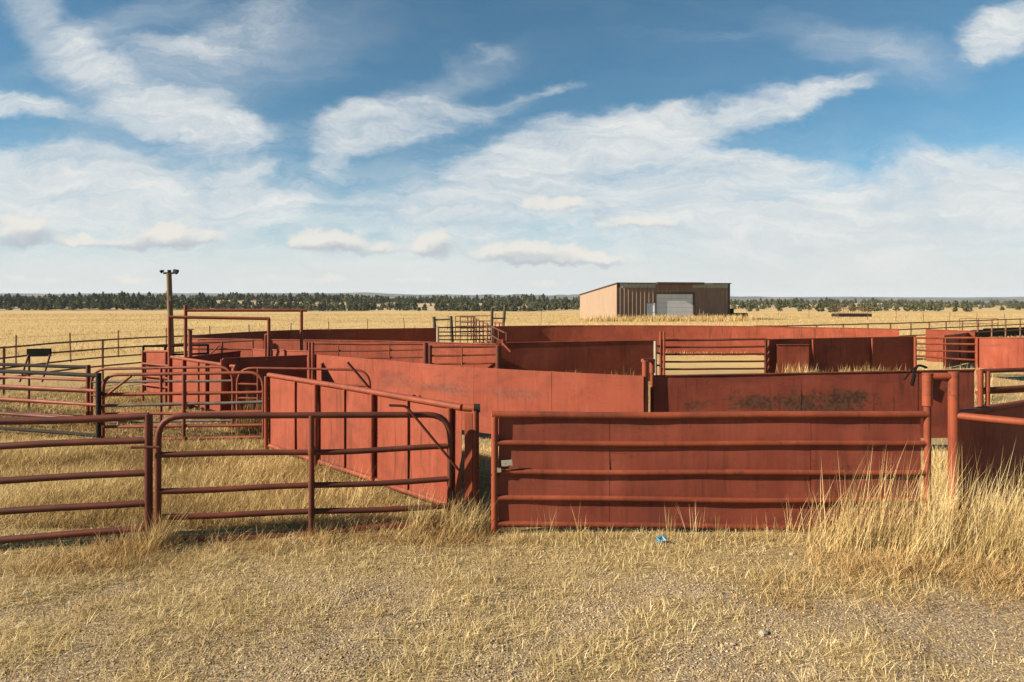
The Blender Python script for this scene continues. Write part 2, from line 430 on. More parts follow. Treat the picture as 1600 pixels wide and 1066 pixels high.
# ------------------------------------------------------------------ fence builders
def base_of(x, y): return (x, y, gz1(x, y))
def front_normal(p, q):
    t = np.array([q[0] - p[0], q[1] - p[1]]); t /= np.linalg.norm(t)
    n = np.array([-t[1], t[0]])
    if np.dot(n, -np.array([(p[0] + q[0]) / 2, (p[1] + q[1]) / 2])) < 0: n = -n
    return n
SEED = [0]
def sheet_fence(label, pts, zb=.12, sec=2.4, step=.4, post_at=(), top_r=.035, post_r=.035, strip_at=(), back_posts=(), mat=None, pmat=None,
                bottom=False, name='sheet_metal_fence', cat='fence', wav=.006, sec_at=None, dz=.3, group=None, tall_posts=(), gap=.006):
    """plan polyline with top heights (x, y, ztop); a steel sheet wall with a pipe along its top and pipe posts"""
    mat = mat or M['red']; pmat = pmat or M['redpipe']
    L = resample(pts, step); D = np.concatenate([[0], np.cumsum([math.dist(a[:2], b[:2]) for a, b in zip(L[:-1], L[1:])])])
    A = np.array(L)
    def at(d): return tuple(np.interp(d, D, A[:, k]) for k in range(3))
    root = thing(name, label, cat, base_of(A[0, 0], A[0, 1]), group)
    tot = D[-1]
    cuts = [0] + ([c * tot for c in sec_at] if sec_at is not None else [k * tot / max(1, round(tot / sec)) for k in range(1, max(1, round(tot / sec)))]) + [tot]
    for a, b in zip(cuts[:-1], cuts[1:]):
        SEED[0] += 1
        m = max(2, int(math.ceil((b - a) / step)) + 1)
        ds = np.linspace(a + gap / 2, b - gap / 2, m); q = [at(d) for d in ds]
        zt = [p[2] - (top_r * .6 if top_r else 0) for p in q]; zz = [gz1(p[0], p[1]) + zb for p in q]
        off = R.uniform(-.003, .003); n = front_normal(q[0], q[-1])
        if b < tot - .01:
            pb = at(b); MB().box((pb[0] - n[0] * .022, pb[1] - n[1] * .022, (pb[2] - .06 + gz1(pb[0], pb[1]) + zb) / 2), (.07, .012, pb[2] - .06 - gz1(pb[0], pb[1]) - zb), math.atan2(q[-1][1] - q[0][1], q[-1][0] - q[0][0])).build('seam_backing', M['maroon'], root)
        MB().sheet([(p[0] + n[0] * off, p[1] + n[1] * off) for p in q], zz, zt, .004, dz, wav, SEED[0]).build('sheet', mat, root)
    if top_r:
        MB().tube([(p[0], p[1], p[2]) for p in L], top_r, 10, wob=.01).build('top_pipe', pmat, root)
    if bottom:
        MB().tube([(p[0], p[1], gz1(p[0], p[1]) + zb) for p in L], top_r or .03, 8).build('bottom_pipe', pmat, root)
    def upright(f, r, side, nm, zx=0.0, sq=False):
        d = f * tot; p = at(d); p1 = at(min(tot, d + .05)); p0 = at(max(0, d - .05)); n = front_normal(p0, p1) * side * (r + .010)
        zt = p[2] + zx - (.0 if top_r == 0 or zx else top_r * .5)
        x, y = p[0] + n[0], p[1] + n[1]
        mb = MB()
        if sq:
            mb.box((x, y, (zt + gz1(x, y)) / 2 + zb / 2), (r * 2, r * 2, zt - gz1(x, y) - zb), math.atan2(p1[1] - p0[1], p1[0] - p0[0]))
        else: mb.tube([(x, y, gz1(x, y) - .1), (x, y, zt)], r, 10)
        mb.build(nm, pmat, root)
    for f in post_at: upright(f, post_r, 1, 'post')
    for f in back_posts: upright(f, post_r, -1, 'post')
    for f, zx in tall_posts: upright(f, post_r, 1, 'post', zx)
    for f in strip_at: upright(f, .012, 1, 'seam_strip', sq=True)
    return root
def rail_fence(label, pts, heights, r=.03, post_sp=2.6, post_r=.035, mat=None, pmat=None, name='pipe_rail_fence', cat='fence', over=.0, posts=None, group=None, step=.8, face=1):
    mat = mat or M['rustpipe']; pmat = pmat or mat
    L = resample(pts, step); A = np.array(L); D = np.concatenate([[0], np.cumsum([math.dist(a[:2], b[:2]) for a, b in zip(L[:-1], L[1:])])])
    root = thing(name, label, cat, base_of(A[0, 0], A[0, 1]), group)
    for h in heights:
        MB().tube([(p[0], p[1], gz1(p[0], p[1]) * .3 + h + R.uniform(-.006, .006)) for p in L], r, 8).build('rail', mat, root)
    ds = [f * D[-1] for f in posts] if posts is not None else np.linspace(0, D[-1], max(2, int(round(D[-1] / post_sp)) + 1))
    for d in ds:
        x, y = [np.interp(d, D, A[:, k]) for k in range(2)]
        i = min(len(L) - 2, int(np.searchsorted(D, d))) if d < D[-1] else len(L) - 2
        n = front_normal(L[max(0, i - 1)], L[i + 1]) * face * -(post_r + r * .6)
        x += n[0]; y += n[1]
        MB().tube([(x, y, gz1(x, y) - .1), (x + R.uniform(-.01, .01), y, max(heights) + over + r)], post_r, 10).build('post', pmat, root)
    return root
def pipe_gate(label, a, b, zl, zr, r=.03, rl=(), corner=.25, round_l=True, round_r=True, uprights=(.5,), mat=None, umat=None, rail_mats=None, name='pipe_gate', cat='gate', bot_l=.05, bot_r=.05, brace=None, group=None, ur=None, amp=.008):
    """tubular gate from plan point a to b; zl / zr rail heights at both ends, first = top. Rounded or square top corners."""
    mat = mat or M['redpipe']; umat = umat or mat
    root = thing(name, label, cat, base_of(*a), group)
    TL, TR = (*a, zl[0]), (*b, zr[0])
    BL, BR = (*a, bot_l), (*b, bot_r)
    if round_l and round_r: fr = fillet([BL, TL, TR, BR], corner)
    elif round_l: fr = fillet([BL, TL, TR], corner)
    elif round_r: fr = fillet([TL, TR, BR], corner)
    else: fr = wig(TL, TR, 14, amp)
    if round_l or round_r:   # dense frame with a slight sag
        fr = [(p[0], p[1], p[2]) for p in fr]
        MB().tube(fr, r, 10, wob=.01).build('frame', mat, root)
        if not round_l: MB().tube([BL, (a[0], a[1], zl[0] + r)], ur or r * 1.1, 10).build('upright', umat, root)
        if not round_r: MB().tube([BR, (b[0], b[1], zr[0] + r)], ur or r * 1.1, 10).build('upright', umat, root)
    else:
        MB().tube(fr, r, 10, wob=.01).build('rail', mat, root)
        MB().tube([BL, (a[0], a[1], zl[0] + r * .5)], ur or r, 10).build('upright', umat, root)
        MB().tube([BR, (b[0], b[1], zr[0] + r * .5)], ur or r, 10).build('upright', umat, root)
    for i, (u, v) in enumerate(zip(zl[1:], zr[1:])):
        mm = rail_mats[i] if rail_mats else mat
        MB().tube(wig((*a, u), (*b, v), 12, amp), r * .92, 10, wob=.01).build('rail', mm, root)
    n = front_normal(a, b)
    for f in uprights:
        p = lerp(a, b, f); zt = zl[0] + (zr[0] - zl[0]) * f
        x, y = p[0] + n[0] * r * .5, p[1] + n[1] * r * .5
        ub = MB().tube([(x, y, zl[-1] * .5), (x, y, zt)], r * .95, 10)
        for u, v in zip(zl[1:], zr[1:]):
            zz = u + (v - u) * f; ub.tube([(x, y, zz - r * 1.25), (x, y, zz - r * .9), (x, y, zz + r * .9), (x, y, zz + r * 1.25)], r * 1.12, 10, wob=.05)
        ub.build('upright', umat, root)
    if brace:
        (f0, z0, f1, z1) = brace
        p, q = lerp(a, b, f0), lerp(a, b, f1)
        MB().tube([(p[0] + n[0] * r * 2, p[1] + n[1] * r * 2, z0), (q[0] + n[0] * r * 2, q[1] + n[1] * r * 2, z1)], r * .75, 8).build('brace', mat, root)
    return root

# ------------------------------------------------------------------ ground and sky
def axis(segs):
    out = []
    for a, b, st in segs: out += list(np.arange(a, b, st))
    return np.array(out + [segs[-1][1]])
def geo(a, b, n): return list(a * (b / a) ** (np.arange(n) / n))
gx = np.array([-x for x in geo(14, 6500, 46)][::-1] + list(np.arange(-13.8, 13.8, .3)) + geo(14, 6500, 46) + [6500]); gx = np.concatenate([[-6500], gx])
gy = np.array([-60, -30, -12, -4, 0, 2] + list(np.arange(3.2, 26, .22)) + geo(26, 850, 110) + geo(850, 7500, 46) + [7500])
GX, GY = np.meshgrid(gx, gy); GZ = gz(GX, GY)
nx, ny = len(gx), len(gy)
idx = np.arange(nx * ny).reshape(ny, nx)
fl = np.stack([idx[:-1, :-1], idx[:-1, 1:], idx[1:, 1:], idx[1:, :-1]], -1).reshape(-1)
g_o = npmesh('ground', np.stack([GX, GY, GZ], -1).reshape(-1, 3), fl, np.full((nx - 1) * (ny - 1), 4), M['ground'], smooth=True)
tag(g_o, kind='structure')

CLOUDS = [  # px, py, rx, ry, angle, strength
    (300, 188, 150, 46, -12, 1.0), (200, 130, 180, 34, -38, .55), (50, 165, 100, 26, -10, .85), (250, 60, 220, 40, 14, .33), (420, 38, 210, 30, 24, .30),
    (350, 110, 130, 50, 10, .30),
    (100, 270, 210, 44, 0, 1.1), (60, 325, 230, 42, 0, .95), (240, 305, 190, 42, 0, .8), (385, 272, 55, 26, 0, .9), (480, 308, 65, 22, 10, .8), (350, 330, 170, 30, 0, .65),
    (590, 200, 120, 46, 12, .78), (530, 235, 50, 60, 0, .5), (700, 190, 130, 28, 14, .55),
    (850, 255, 190, 60, 20, 1.15), (1050, 198, 250, 36, 12, 1.1), (1240, 165, 150, 24, 12, .9), (790, 288, 90, 38, 0, .95),
    (1130, 256, 160, 30, 0, 1.05), (1060, 302, 140, 26, 0, .8),
    (1400, 325, 340, 70, 8, .95), (1250, 360, 380, 55, 0, .9), (1520, 290, 220, 48, 8, .7),
    (1560, 45, 85, 52, 20, 1.1), (1380, 85, 130, 32, -20, .35), (1110, 55, 150, 20, 0, .25),
    (845, 135, 65, 14, 12, .5), (760, 85, 34, 12, 20, .35), (700, 335, 130, 34, -18, .65), (960, 325, 190, 30, 0, .75)]
CUMULUS = [(30, 362, 62, 27, 0, 1.), (265, 370, 85, 22, 0, 1.), (150, 377, 75, 14, 0, .75), (505, 377, 80, 20, 0, 1.), (600, 388, 70, 13, 0, .7), (676, 381, 42, 24, 0, 1.),
           (815, 393, 110, 19, 0, 1.), (900, 405, 130, 12, 0, .8), (890, 319, 80, 13, 0, .75), (1010, 346, 80, 14, 0, .7),
           (60, 436, 90, 6, 0, .55), (200, 434, 60, 5, 0, .5), (450, 437, 130, 7, 0, .55), (650, 436, 60, 5, 0, .5), (830, 444, 60, 7, 0, .6), (1390, 416, 40, 5, 0, .45)]
VEILS = [(1400, 385, 480, 95, 3, .95), (1520, 300, 260, 60, 10, .7), (1180, 330, 260, 60, 0, .6), (120, 320, 330, 75, 0, .6), (420, 330, 230, 50, 0, .45), (330, 110, 260, 70, 18, .35), (800, 300, 200, 60, 15, .45), (95, 65, 170, 34, -42, .62), (190, 40, 200, 30, 20, .3), (640, 150, 150, 24, 25, .3), (1360, 80, 150, 40, -15, .35), (700, 350, 200, 40, -10, .5)]
def build_world():
    w = bpy.data.worlds.new('World'); sc.world = w; w.use_nodes = True
    nt = w.node_tree; nt.nodes.clear(); g = NT(nt)
    out = g.n('ShaderNodeOutputWorld'); bg = g.n('ShaderNodeBackground')
    S = .05
    sky = g.n('ShaderNodeTexSky', sky_type='NISHITA'); sky.sun_disc = False
    sky.sun_elevation = SUN_EL; sky.sun_rotation = math.atan2(SUNV[0], SUNV[1])
    sky.altitude = 1900; sky.air_density = 1.0; sky.dust_density = .3; sky.ozone_density = 2.2
    tc = g.n('ShaderNodeTexCoord').outputs['Generated']
    sep = g.n('ShaderNodeSeparateXYZ'); g.l(tc, sep.inputs[0])
    y = g.math('MAXIMUM', sep.outputs[1], .08)
    u = g.math('DIVIDE', sep.outputs[0], y); v = g.math('DIVIDE', sep.outputs[2], y)
    cv = g.n('ShaderNodeCombineXYZ'); g.l(u, cv.inputs[0]); g.l(v, cv.inputs[1])
    P0 = cv.outputs[0]
    # warp the sky directions so that the cloud outlines are ragged
    def warp(vec, scale, amt, z, sy=1.7, det=5):
        nd = g.n('ShaderNodeTexNoise'); g.l(g.mapping(vec, loc=(z, z * .7, z), scale=(1, sy, 1)), nd.inputs['Vector'])
        nd.inputs['Scale'].default_value = scale; nd.inputs['Detail'].default_value = det; nd.inputs['Roughness'].default_value = .6
        sb = g.n('ShaderNodeVectorMath', operation='SUBTRACT'); g.l(nd.outputs['Color'], sb.inputs[0]); sb.inputs[1].default_value = (.5, .5, .5)
        sc_ = g.n('ShaderNodeVectorMath', operation='MULTIPLY'); g.l(sb.outputs[0], sc_.inputs[0]); sc_.inputs[1].default_value = (amt, amt * .6, 0)
        ad = g.n('ShaderNodeVectorMath', operation='ADD'); g.l(vec, ad.inputs[0]); g.l(sc_.outputs[0], ad.inputs[1])
        return ad.outputs[0]
    P1 = warp(P0, 4.5, .20, 1.3)
    def blob(vec, b):
        px, py, rx, ry, ang, k = b
        mp = g.mapping(vec, loc=((px - CX) / F, (H0 - py) / F, 0), rot=(0, 0, math.radians(ang)), scale=(rx / F * 1.45, ry / F * 1.55, 1), t='TEXTURE')
        gr = g.n('ShaderNodeTexGradient', gradient_type='SPHERICAL'); g.l(mp, gr.inputs[0])
        return g.math('MULTIPLY', g.ramp(gr.outputs['Fac'], 0, .85), k)
    def screen(a, b):
        return b if a is None else g.math('MULTIPLY_ADD', b, g.math('SUBTRACT', 1.0, a), a)
    acc = None
    for b in CLOUDS: acc = screen(acc, blob(P1, b))
    acc = g.math('MINIMUM', acc, 1.0)
    # fibrous detail, drawn out along the wind, and softer billows
    PW = warp(P1, 9., .05, 7.7, 1.2)
    fib = g.noise(g.mapping(PW, rot=(0, 0, math.radians(-16)), scale=(2.2, 13, 1)), 2.4, 10, .70, .5)
    fib2 = g.noise(g.mapping(PW, rot=(0, 0, math.radians(38)), scale=(3, 15, 1)), 1.9, 10, .68, .5)
    det = g.noise(g.mapping(PW, scale=(5, 9, 1)), 1.5, 9, .58, .2)
    tex = g.math('ADD', g.math('MULTIPLY', g.math('ADD', fib, fib2), .36), g.math('MULTIPLY', det, .28))
    dn = g.math('ADD', acc, g.math('MULTIPLY', g.math('SUBTRACT', tex, .5), 2.6))
    thick = g.math('MULTIPLY', g.ramp(dn, .0, 1.25), g.ramp(acc, .0, .6))
    soft = None
    for b in VEILS: soft = screen(soft, blob(P1, b))
    soft = g.math('MULTIPLY', soft, g.ramp(tex, .30, .62, .55, 1.0))
    thick = screen(thick, soft)
    veil = g.ramp(v, .04, .135, .96, .0)                       # milky band over the horizon
    veil2 = g.math('MULTIPLY', g.ramp(v, .09, .30, .42, .03), g.ramp(tex, .36, .60))
    C = screen(thick, screen(veil, veil2))
    # cumulus row
    P2 = warp(P0, 26., .045, 4.1, 1.3, 6)
    cu = None
    for b in CUMULUS: cu = screen(cu, blob(P2, b))
    cdet = g.noise(g.mapping(P2, scale=(16, 24, 1)), 1.6, 7, .62)
    vo = g.n('ShaderNodeTexVoronoi', feature='SMOOTH_F1'); g.l(g.mapping(P2, scale=(1, 1.25, 1)), vo.inputs['Vector']); vo.inputs['Scale'].default_value = 34
    cdet = g.math('ADD', g.math('MULTIPLY', cdet, .55), g.math('MULTIPLY', g.math('SUBTRACT', .95, vo.outputs['Distance']), .45))
    cuf = g.ramp(g.math('ADD', cu, g.math('MULTIPLY', g.math('SUBTRACT', cdet, .5), 2.0)), .25, .85)
    cuf = g.math('MULTIPLY', cuf, g.ramp(cu, .02, .2))
    P3 = g.mapping(P2, loc=(-.010, .013, 0))                     # the mass a little higher and to the left: shades what lies under it
    cu2 = None
    for b in CUMULUS[:10]: cu2 = screen(cu2, blob(P3, b))
    topl = g.math('ADD', g.math('SUBTRACT', cu, cu2), g.math('MULTIPLY', g.math('SUBTRACT', cdet, .5), 1.0))
    E = 2 ** EXPOSURE * S
    def lin(r, g_, b): return tuple((((c / 255 + .055) / 1.055) ** 2.4) / E for c in (r, g_, b))
    ccol = g.mix(g.ramp(tex, .38, .66), lin(208, 216, 221), lin(236, 237, 234))
    ccol = g.mix(g.ramp(v, 0, .12, .8, 0), ccol, lin(222, 225, 222))
    cucol = g.mix(g.ramp(topl, -.30, .42), lin(183, 190, 199), lin(238, 233, 224))
    blue = g.mix(1.0, sky.outputs[0], SKYTINT, 'MULTIPLY')
    front = g.ramp(sep.outputs[1], .10, .38)
    cl = g.mix(g.math('MULTIPLY', C, front), blue, ccol)
    cl = g.mix(g.math('MULTIPLY', g.math('MULTIPLY', cuf, .85), front), cl, cucol)
    g.l(cl, bg.inputs[0]); bg.inputs[1].default_value = S
    g.l(bg.outputs[0], out.inputs[0])
SKYTINT = (.68, 1.03, .99, 1)
build_world()
sl = bpy.data.lights.new('sun', 'SUN'); sl.energy = 5.0; sl.angle = math.radians(.53); sl.color = (1, .885, .71)
so = bpy.data.objects.new('sun', sl); col.objects.link(so)
from mathutils import Vector
so.rotation_euler = Vector(SUNV).to_track_quat('Z', 'Y').to_euler()

# ------------------------------------------------------------------ camera
cd = bpy.data.cameras.new('camera'); co = bpy.data.objects.new('camera', cd); col.objects.link(co)
cd.sensor_width = 36; cd.lens = 36 * F / 1600; cd.shift_y = -(533 - H0) / 1600
cd.clip_start = .1; cd.clip_end = 20000
co.location = (0, 0, HC); co.rotation_euler = (math.radians(90), 0, 0)
sc.camera = co
sc.view_settings.view_transform = 'Standard'; sc.view_settings.look = 'None'
sc.view_settings.exposure = EXPOSURE; sc.view_settings.gamma = 1
sc.cycles.max_bounces = 5; sc.cycles.diffuse_bounces = 3; sc.cycles.use_denoising = True; sc.cycles.denoising_prefilter = 'NONE'; sc.cycles.sample_clamp_indirect = 1.5; sc.cycles.use_adaptive_sampling = False

# ================================================================== NEAR FENCE LINE
# --- big sheeted gate in front
gy0 = 8.15
gl, gr_ = (XX(773, gy0), gy0), (XX(1449, gy0), gy0)
t = thing('sheeted_gate', 'wide red five rail gate with sheet metal behind its pipes, nearest to the viewer', 'gate', base_of(*gl))
rows = [(648, 648, .044), (692, 693, .034), (737, 739, .034), (778, 782, .034), (818, 826, .034)]
for a, b, r in rows:
    MB().tube(wig((gl[0] - (.03 if r > .04 else 0), gl[1], ZZ(a, gy0)), (gr_[0], gr_[1], ZZ(b, gy0)), 24, .012), r, 14, wob=.008).build('rail', M['redpipe'], t)
MB().tube([(gl[0], gy0, .02), (gl[0], gy0, ZZ(648, gy0) + .02)], .042, 14).build('upright', M['redpipe'], t)
MB().tube([(gr_[0], gy0, .0), (gr_[0], gy0, ZZ(598, gy0))], .040, 14).build('hinge_pipe', M['redpipe'], t)
gatered = paint('gate_sheet_red', (.41, .100, .056), (.31, .070, .042), wear=.6, streak=.42, rough=.7, spec=.15)
sx = [XX(779, gy0), XX(953, gy0), XX(1268, gy0), XX(1440, gy0)]
for i, (a, b) in enumerate(zip(sx[:-1], sx[1:])):
    n = int((b - a) / .10) + 1
    xs = np.linspace(a + .003, b - .003, n)
    MB().sheet([(x, gy0 + .014 + .003 * (i % 2)) for x in xs], [.07] * n, [ZZ(650, gy0)] * n, .004, .07, .020, 40 + i).build('sheet', gatered, t)
    if i < 2: MB().box((b, gy0 + .045, (ZZ(655, gy0) + .08) / 2), (.08, .012, ZZ(655, gy0) - .09)).build('seam_backing', M['maroon'], t)
pl = MB().box((XX(792, gy0), gy0 - .055, ZZ(722, gy0)), (.13, .008, .07), 0, .08); pl.box((XX(780, gy0), gy0 - .05, ZZ(733, gy0)), (.05, .02, .05))
pl.build('latch_plate', M['tanpipe'], t)
tw = MB()
for k in range(7):
    x0 = XX(R.uniform(742, 752), 8.5); z0 = ZZ(R.uniform(725, 760), 8.5); x1 = XX(R.uniform(778, 800), gy0); z1 = ZZ(R.uniform(722, 742), gy0)
    mid = ((x0 + x1) / 2, 8.25 + R.uniform(-.1, .05), (z0 + z1) / 2 - R.uniform(.02, .12))
    tw.tube(smoothline([(x0, 8.48, z0), mid, (x1, gy0 - .06, z1)], 2), .004, 5)
tw.build('tie_wire', M['black'], t)

# --- post it hangs from
pr = (XX(1490, 8.1), 8.1)
t = thing('gate_post', 'tall thick red pipe post with short arm holding the wide sheeted gate', 'post', base_of(*pr))
MB().tube([(*pr, -.2), (*pr, ZZ(581, 8.1))], .060, 16, wob=.006).build('post', M['redpipe'], t)
MB().tube([(gr_[0], gy0, ZZ(588, gy0)), (pr[0] - .03, 8.1, ZZ(588, 8.1))], .042, 12).build('arm', M['redpipe'], t)
MB().tube([(gr_[0], gy0, ZZ(634, gy0)), (gr_[0], gy0, ZZ(583, gy0))], .058, 14).build('hinge_sleeve', M['redpipe'], t)

# --- right wing: sheet wall running back to the right and a rail coming forward
p0 = (XX(1496, 8.15), 8.15); p1 = (XX(1760, 10.1), 10.1)
sheet_fence('shaded red sheet fence running off to the right behind the tall grass',
            [(*p0, ZZ(646, 8.15)), (*p1, 1.50)], zb=.08, sec=2.0, top_r=.040, back_posts=(.98,), step=.3)
p1 = (XX(1720, 7.2), 7.2)
rail_fence('single red pipe rail sloping towards the viewer from the tall gate post', [(*pr, 1.43), (*p1, 1.43)], [1.42], r=.043, posts=(.99,), mat=M['redpipe'], face=-1)

# --- left wing wall of red sheet
w0 = PT(420, 586); w1 = PT(722, 637)
sheet_fence('sunlit red sheet wall sloping down towards the viewer left of the wide gate', [(*w0, 1.43), (*lerp(w0, w1, .5), 1.44), (*w1, 1.43)], zb=.16,
            sec_at=(.19, .48, .79), step=.15, post_at=(.0, .33, .635, .965), strip_at=(.19, .485, .79), top_r=.043, post_r=.037, bottom=True, wav=.009, dz=.15)
e0 = (w1[0] + .02, w1[1] - .01); e1 = (XX(743, 8.55), 8.55)
t = thing('fence_end_frame', 'narrow red end frame of two pipes beside the wide gate latch', 'post', base_of(*e1))
MB().tube([(*e0, 1.43), (e1[0] + .02, e1[1], 1.43)], .048, 12).build('top_pipe', M['redpipe'], t)
MB().tube([(*e1, -.1), (*e1, 1.44)], .045, 12).build('post', M['redpipe'], t)
MB().tube([(e1[0] - .02, e1[1], 1.432), (e1[0] + .055, e1[1], 1.432)], .054, 12).build('cap', M['darkpipe'], t)
MB().sheet([(XX(725.5 + 12 * k / 3, 8.50), 8.54 - .02 * k / 3) for k in range(4)], [.25] * 4, [1.37] * 4, .004, .3, .001, 3).build('sheet', M['red'], t)

# --- left pipe gate
a = (XX(247, 7.80), 7.80); b = (XX(703, 8.40), 8.40)
t = pipe_gate('dark red round cornered pipe gate with a bent latch lever before the sunlit sloping wall', a, b,
          [ZZ(650, 7.8), ZZ(711, 7.8), ZZ(768, 7.8), ZZ(808, 7.8), ZZ(848, 7.8)], [ZZ(648, 8.4), ZZ(697, 8.4), ZZ(748, 8.4), ZZ(790, 8.4), .06],
          r=.037, corner=.28, uprights=(.508,), mat=M['maroon'], bot_r=.5, amp=.022)
nf = front_normal(a, b) * .07
def ongate(px, py, Y): return (XX(px, Y) + nf[0], Y + nf[1], ZZ(py, Y))
MB().tube(fillet([ongate(608, 632, 8.27), ongate(634, 633, 8.31), ongate(717, 734, 8.42)], .05), .016, 8).build('latch_lever', M['maroon'], t)
MB().tube([ongate(208, 697, 7.76), ongate(252, 697, 7.8)], .016, 8).build('latch_bolt', M['maroon'], t)

# --- left pipe panel, nearest
a = (XX(-330, 7.2), 7.2); b = (XX(232, 7.82), 7.82)
pipe_gate('dark red five rail pipe panel at the left edge, nearest the viewer', a, b,
          [1.44, 1.20, .82, .45, .15], [ZZ(650, 7.82), ZZ(688, 7.82), ZZ(739, 7.82), ZZ(786, 7.82), .17],
          r=.042, round_l=False, round_r=False, uprights=(), mat=M['maroon'], name='pipe_fence', cat='fence', ur=.046, amp=.020)

# ================================================================== LEFT PEN
# beta gate
a = (XX(161, 13.4), 13.4); b = (XX(412, 13.2), 13.2)
pipe_gate('red six rail pipe gate with a diagonal brace, middle of the left pen', a, b,
          [ZZ(586, 13.4), ZZ(616, 13.4), ZZ(634, 13.4), ZZ(647, 13.4), ZZ(667, 13.4), ZZ(686, 13.4)],
          [ZZ(582, 13.2), ZZ(613, 13.2), ZZ(628, 13.2), ZZ(643, 13.2), ZZ(664, 13.2), ZZ(683, 13.2)], r=.033, corner=.30, uprights=(.51,), brace=(.01, ZZ(622, 13.4), .19, ZZ(587, 13.4)),
          rail_mats=[M['redpipe'], M['greypipe'], M['redpipe'], M['redpipe'], M['redpipe']])
a = (XX(143, 14.9), 14.9); b = (XX(364, 14.6), 14.6)
pipe_gate('red pipe gate with grey lower rails and rounded corners behind the braced gate', a, b,
          [ZZ(577, 14.9), ZZ(597, 14.9), ZZ(618, 14.9), ZZ(634, 14.9), ZZ(660, 14.9)],
          [ZZ(573, 14.6), ZZ(595, 14.6), ZZ(614, 14.6), ZZ(630, 14.6), ZZ(657, 14.6)], r=.030, corner=.35, uprights=(.5,), rail_mats=[M['greypipe'], M['redpipe'], M['greypipe'], M['greypipe']])
a = (XX(371, 14.5), 14.5); b = (XX(578, 14.3), 14.3)
t = pipe_gate('thin red rounded pipe gate in front of the dark sheet wall', a, b,
          [ZZ(575, 14.5), ZZ(600, 14.5), ZZ(622, 14.5), ZZ(645, 14.5), ZZ(668, 14.5)],
          [ZZ(578, 14.3), ZZ(603, 14.3), ZZ(625, 14.3), ZZ(648, 14.3), ZZ(670, 14.3)], r=.028, corner=.35, uprights=(.16, .55))
MB().tube([(XX(543, 14.1), 14.1, ZZ(566, 14.1)), (XX(577, 14.2), 14.2, ZZ(606, 14.2))], .024, 8).build('latch_lever', M['maroon'], t)

# N / M fences on the far left
a = (XX(-220, 15.6), 15.6); b = (XX(154, 13.3), 13.3)
def hts(pys, Y): return [ZZ(q, Y) for q in pys]
def panel(label, a, b, zl, zr, mats, r, pm, name='pipe_rail_fence'):
    t = thing(name, label, 'fence', base_of(*b))
    for i, (u, v, m_) in enumerate(zip(zl, zr, mats)):
        MB().tube(wig((*a, u), (*b, v), 12, .01), r * (1.15 if i == 0 else .95), 10).build('rail', m_, t)
    for f in (0.0, .5, 1.0):
        p = lerp(a, b, f); x, y = p[0], p[1] + .0
        MB().tube([(x, y, gz1(x, y) - .1), (x, y, zl[0] * (1 - f) + zr[0] * f + .05)], r * 1.35, 10).build('post', pm, t)
    return t
zN = [ZZ(587, 13.3), ZZ(611, 13.3), ZZ(633, 13.3), ZZ(657, 13.3), ZZ(681, 13.3)]
panel('pipe fence with a black top rail and red lower rails at the left edge', a, b, [z + .0 for z in zN], zN, [M['darkpipe'], M['redpipe'], M['redpipe'], M['maroon'], M['darkpipe']], .036, M['darkpipe'])
a = (XX(-240, 17.0), 17.0); b = (XX(138, 15.0), 15.0)
zM = [ZZ(574, 15), ZZ(594, 15), ZZ(612, 15), ZZ(632, 15), ZZ(652, 15)]
panel('second pipe fence with a black top rail standing just behind the first', a, b, zM, zM, [M['darkpipe'], M['redpipe'], M['darkpipe'], M['maroon'], M['maroon']], .034, M['maroon'])
# short stubs of a catwalk behind it
t = thing('step_platform', 'dark steel plate raised on splayed legs above the left pipe fence', 'platform', base_of(XX(60, 17.4), 17.4))
Yp = 17.4
MB().box((XX(61, Yp), Yp, ZZ(551, Yp)), (.60, .05, .20), 0, .02).build('plate', M['black'], t)
for px, qx in ((43, 43), (44, 53), (77, 87)):
    MB().tube([(XX(px, Yp), Yp + .06, ZZ(550, Yp)), (XX(qx, Yp), Yp + (.05 if px == qx else -.5), 0 if px == qx else .75)], .026, 8).build('leg', M['maroon'], t)

# long curved rail fence at far left
pts = smoothline([(*PT(-160, 560, 1.4), 0), (*PT(0, 543, 1.4), 0), (*PT(138, 532.5, 1.4), 0), (*PT(228, 527.5, 1.4), 0), (*PT(318, 524, 1.4), 0)], 2)
rail_fence('long curved rusty brown four rail fence crossing the pasture at far left', pts, [1.40, 1.10, .80, .52], r=.027, post_sp=3.6, post_r=.035, mat=M['rustpipe'], step=1.2)

# angled wing wall, left pen (W8)
a = (XX(268, 17.3), 17.3); b = (XX(369, 15.0), 15.0)
sheet_fence('short sunlit red sheet wall with a sloping top pipe beside the braced gate', [(*a, ZZ(558, 17.3)), (*b, ZZ(573, 15.0))], zb=.22, sec_at=(.24, .46, .60, .80), step=.2,
            top_r=.04, post_at=(.0, .24, .6, 1.0), strip_at=(.46, .8), dz=.2)
# W9 red panel with rails at the very left of the chute
a = (XX(226, 18.6), 18.6); b = (XX(268, 17.9), 17.9)
t = sheet_fence('small red sheet panel with pipe rails left of the light pole', [(*a, ZZ(549, 18.6)), (*b, ZZ(549, 17.9))], zb=.30, sec=3, step=.2, top_r=.032, post_at=(.0, .86), dz=.3)
for h in (1.05, .72, .48):
    MB().tube([(a[0], a[1] - .09, h), (b[0], b[1] - .09, h)], .028, 8).build('rail', M['redpipe'], t)
a = (XX(224, 20.0), 20.0); b = (XX(325, 20.6), 20.6)
pipe_gate('low dark pipe panel behind the foot of the light pole', a, b, [ZZ(541, 20), 1.15, .9, .6, .3], [ZZ(539, 20.6), 1.15, .9, .6, .3], r=.034, round_l=False, round_r=False, uprights=(.33,), mat=M['darkpipe'], name='pipe_fence', cat='fence')
a = (XX(299, 21.2), 21.2); b = (XX(395, 21.4), 21.4)
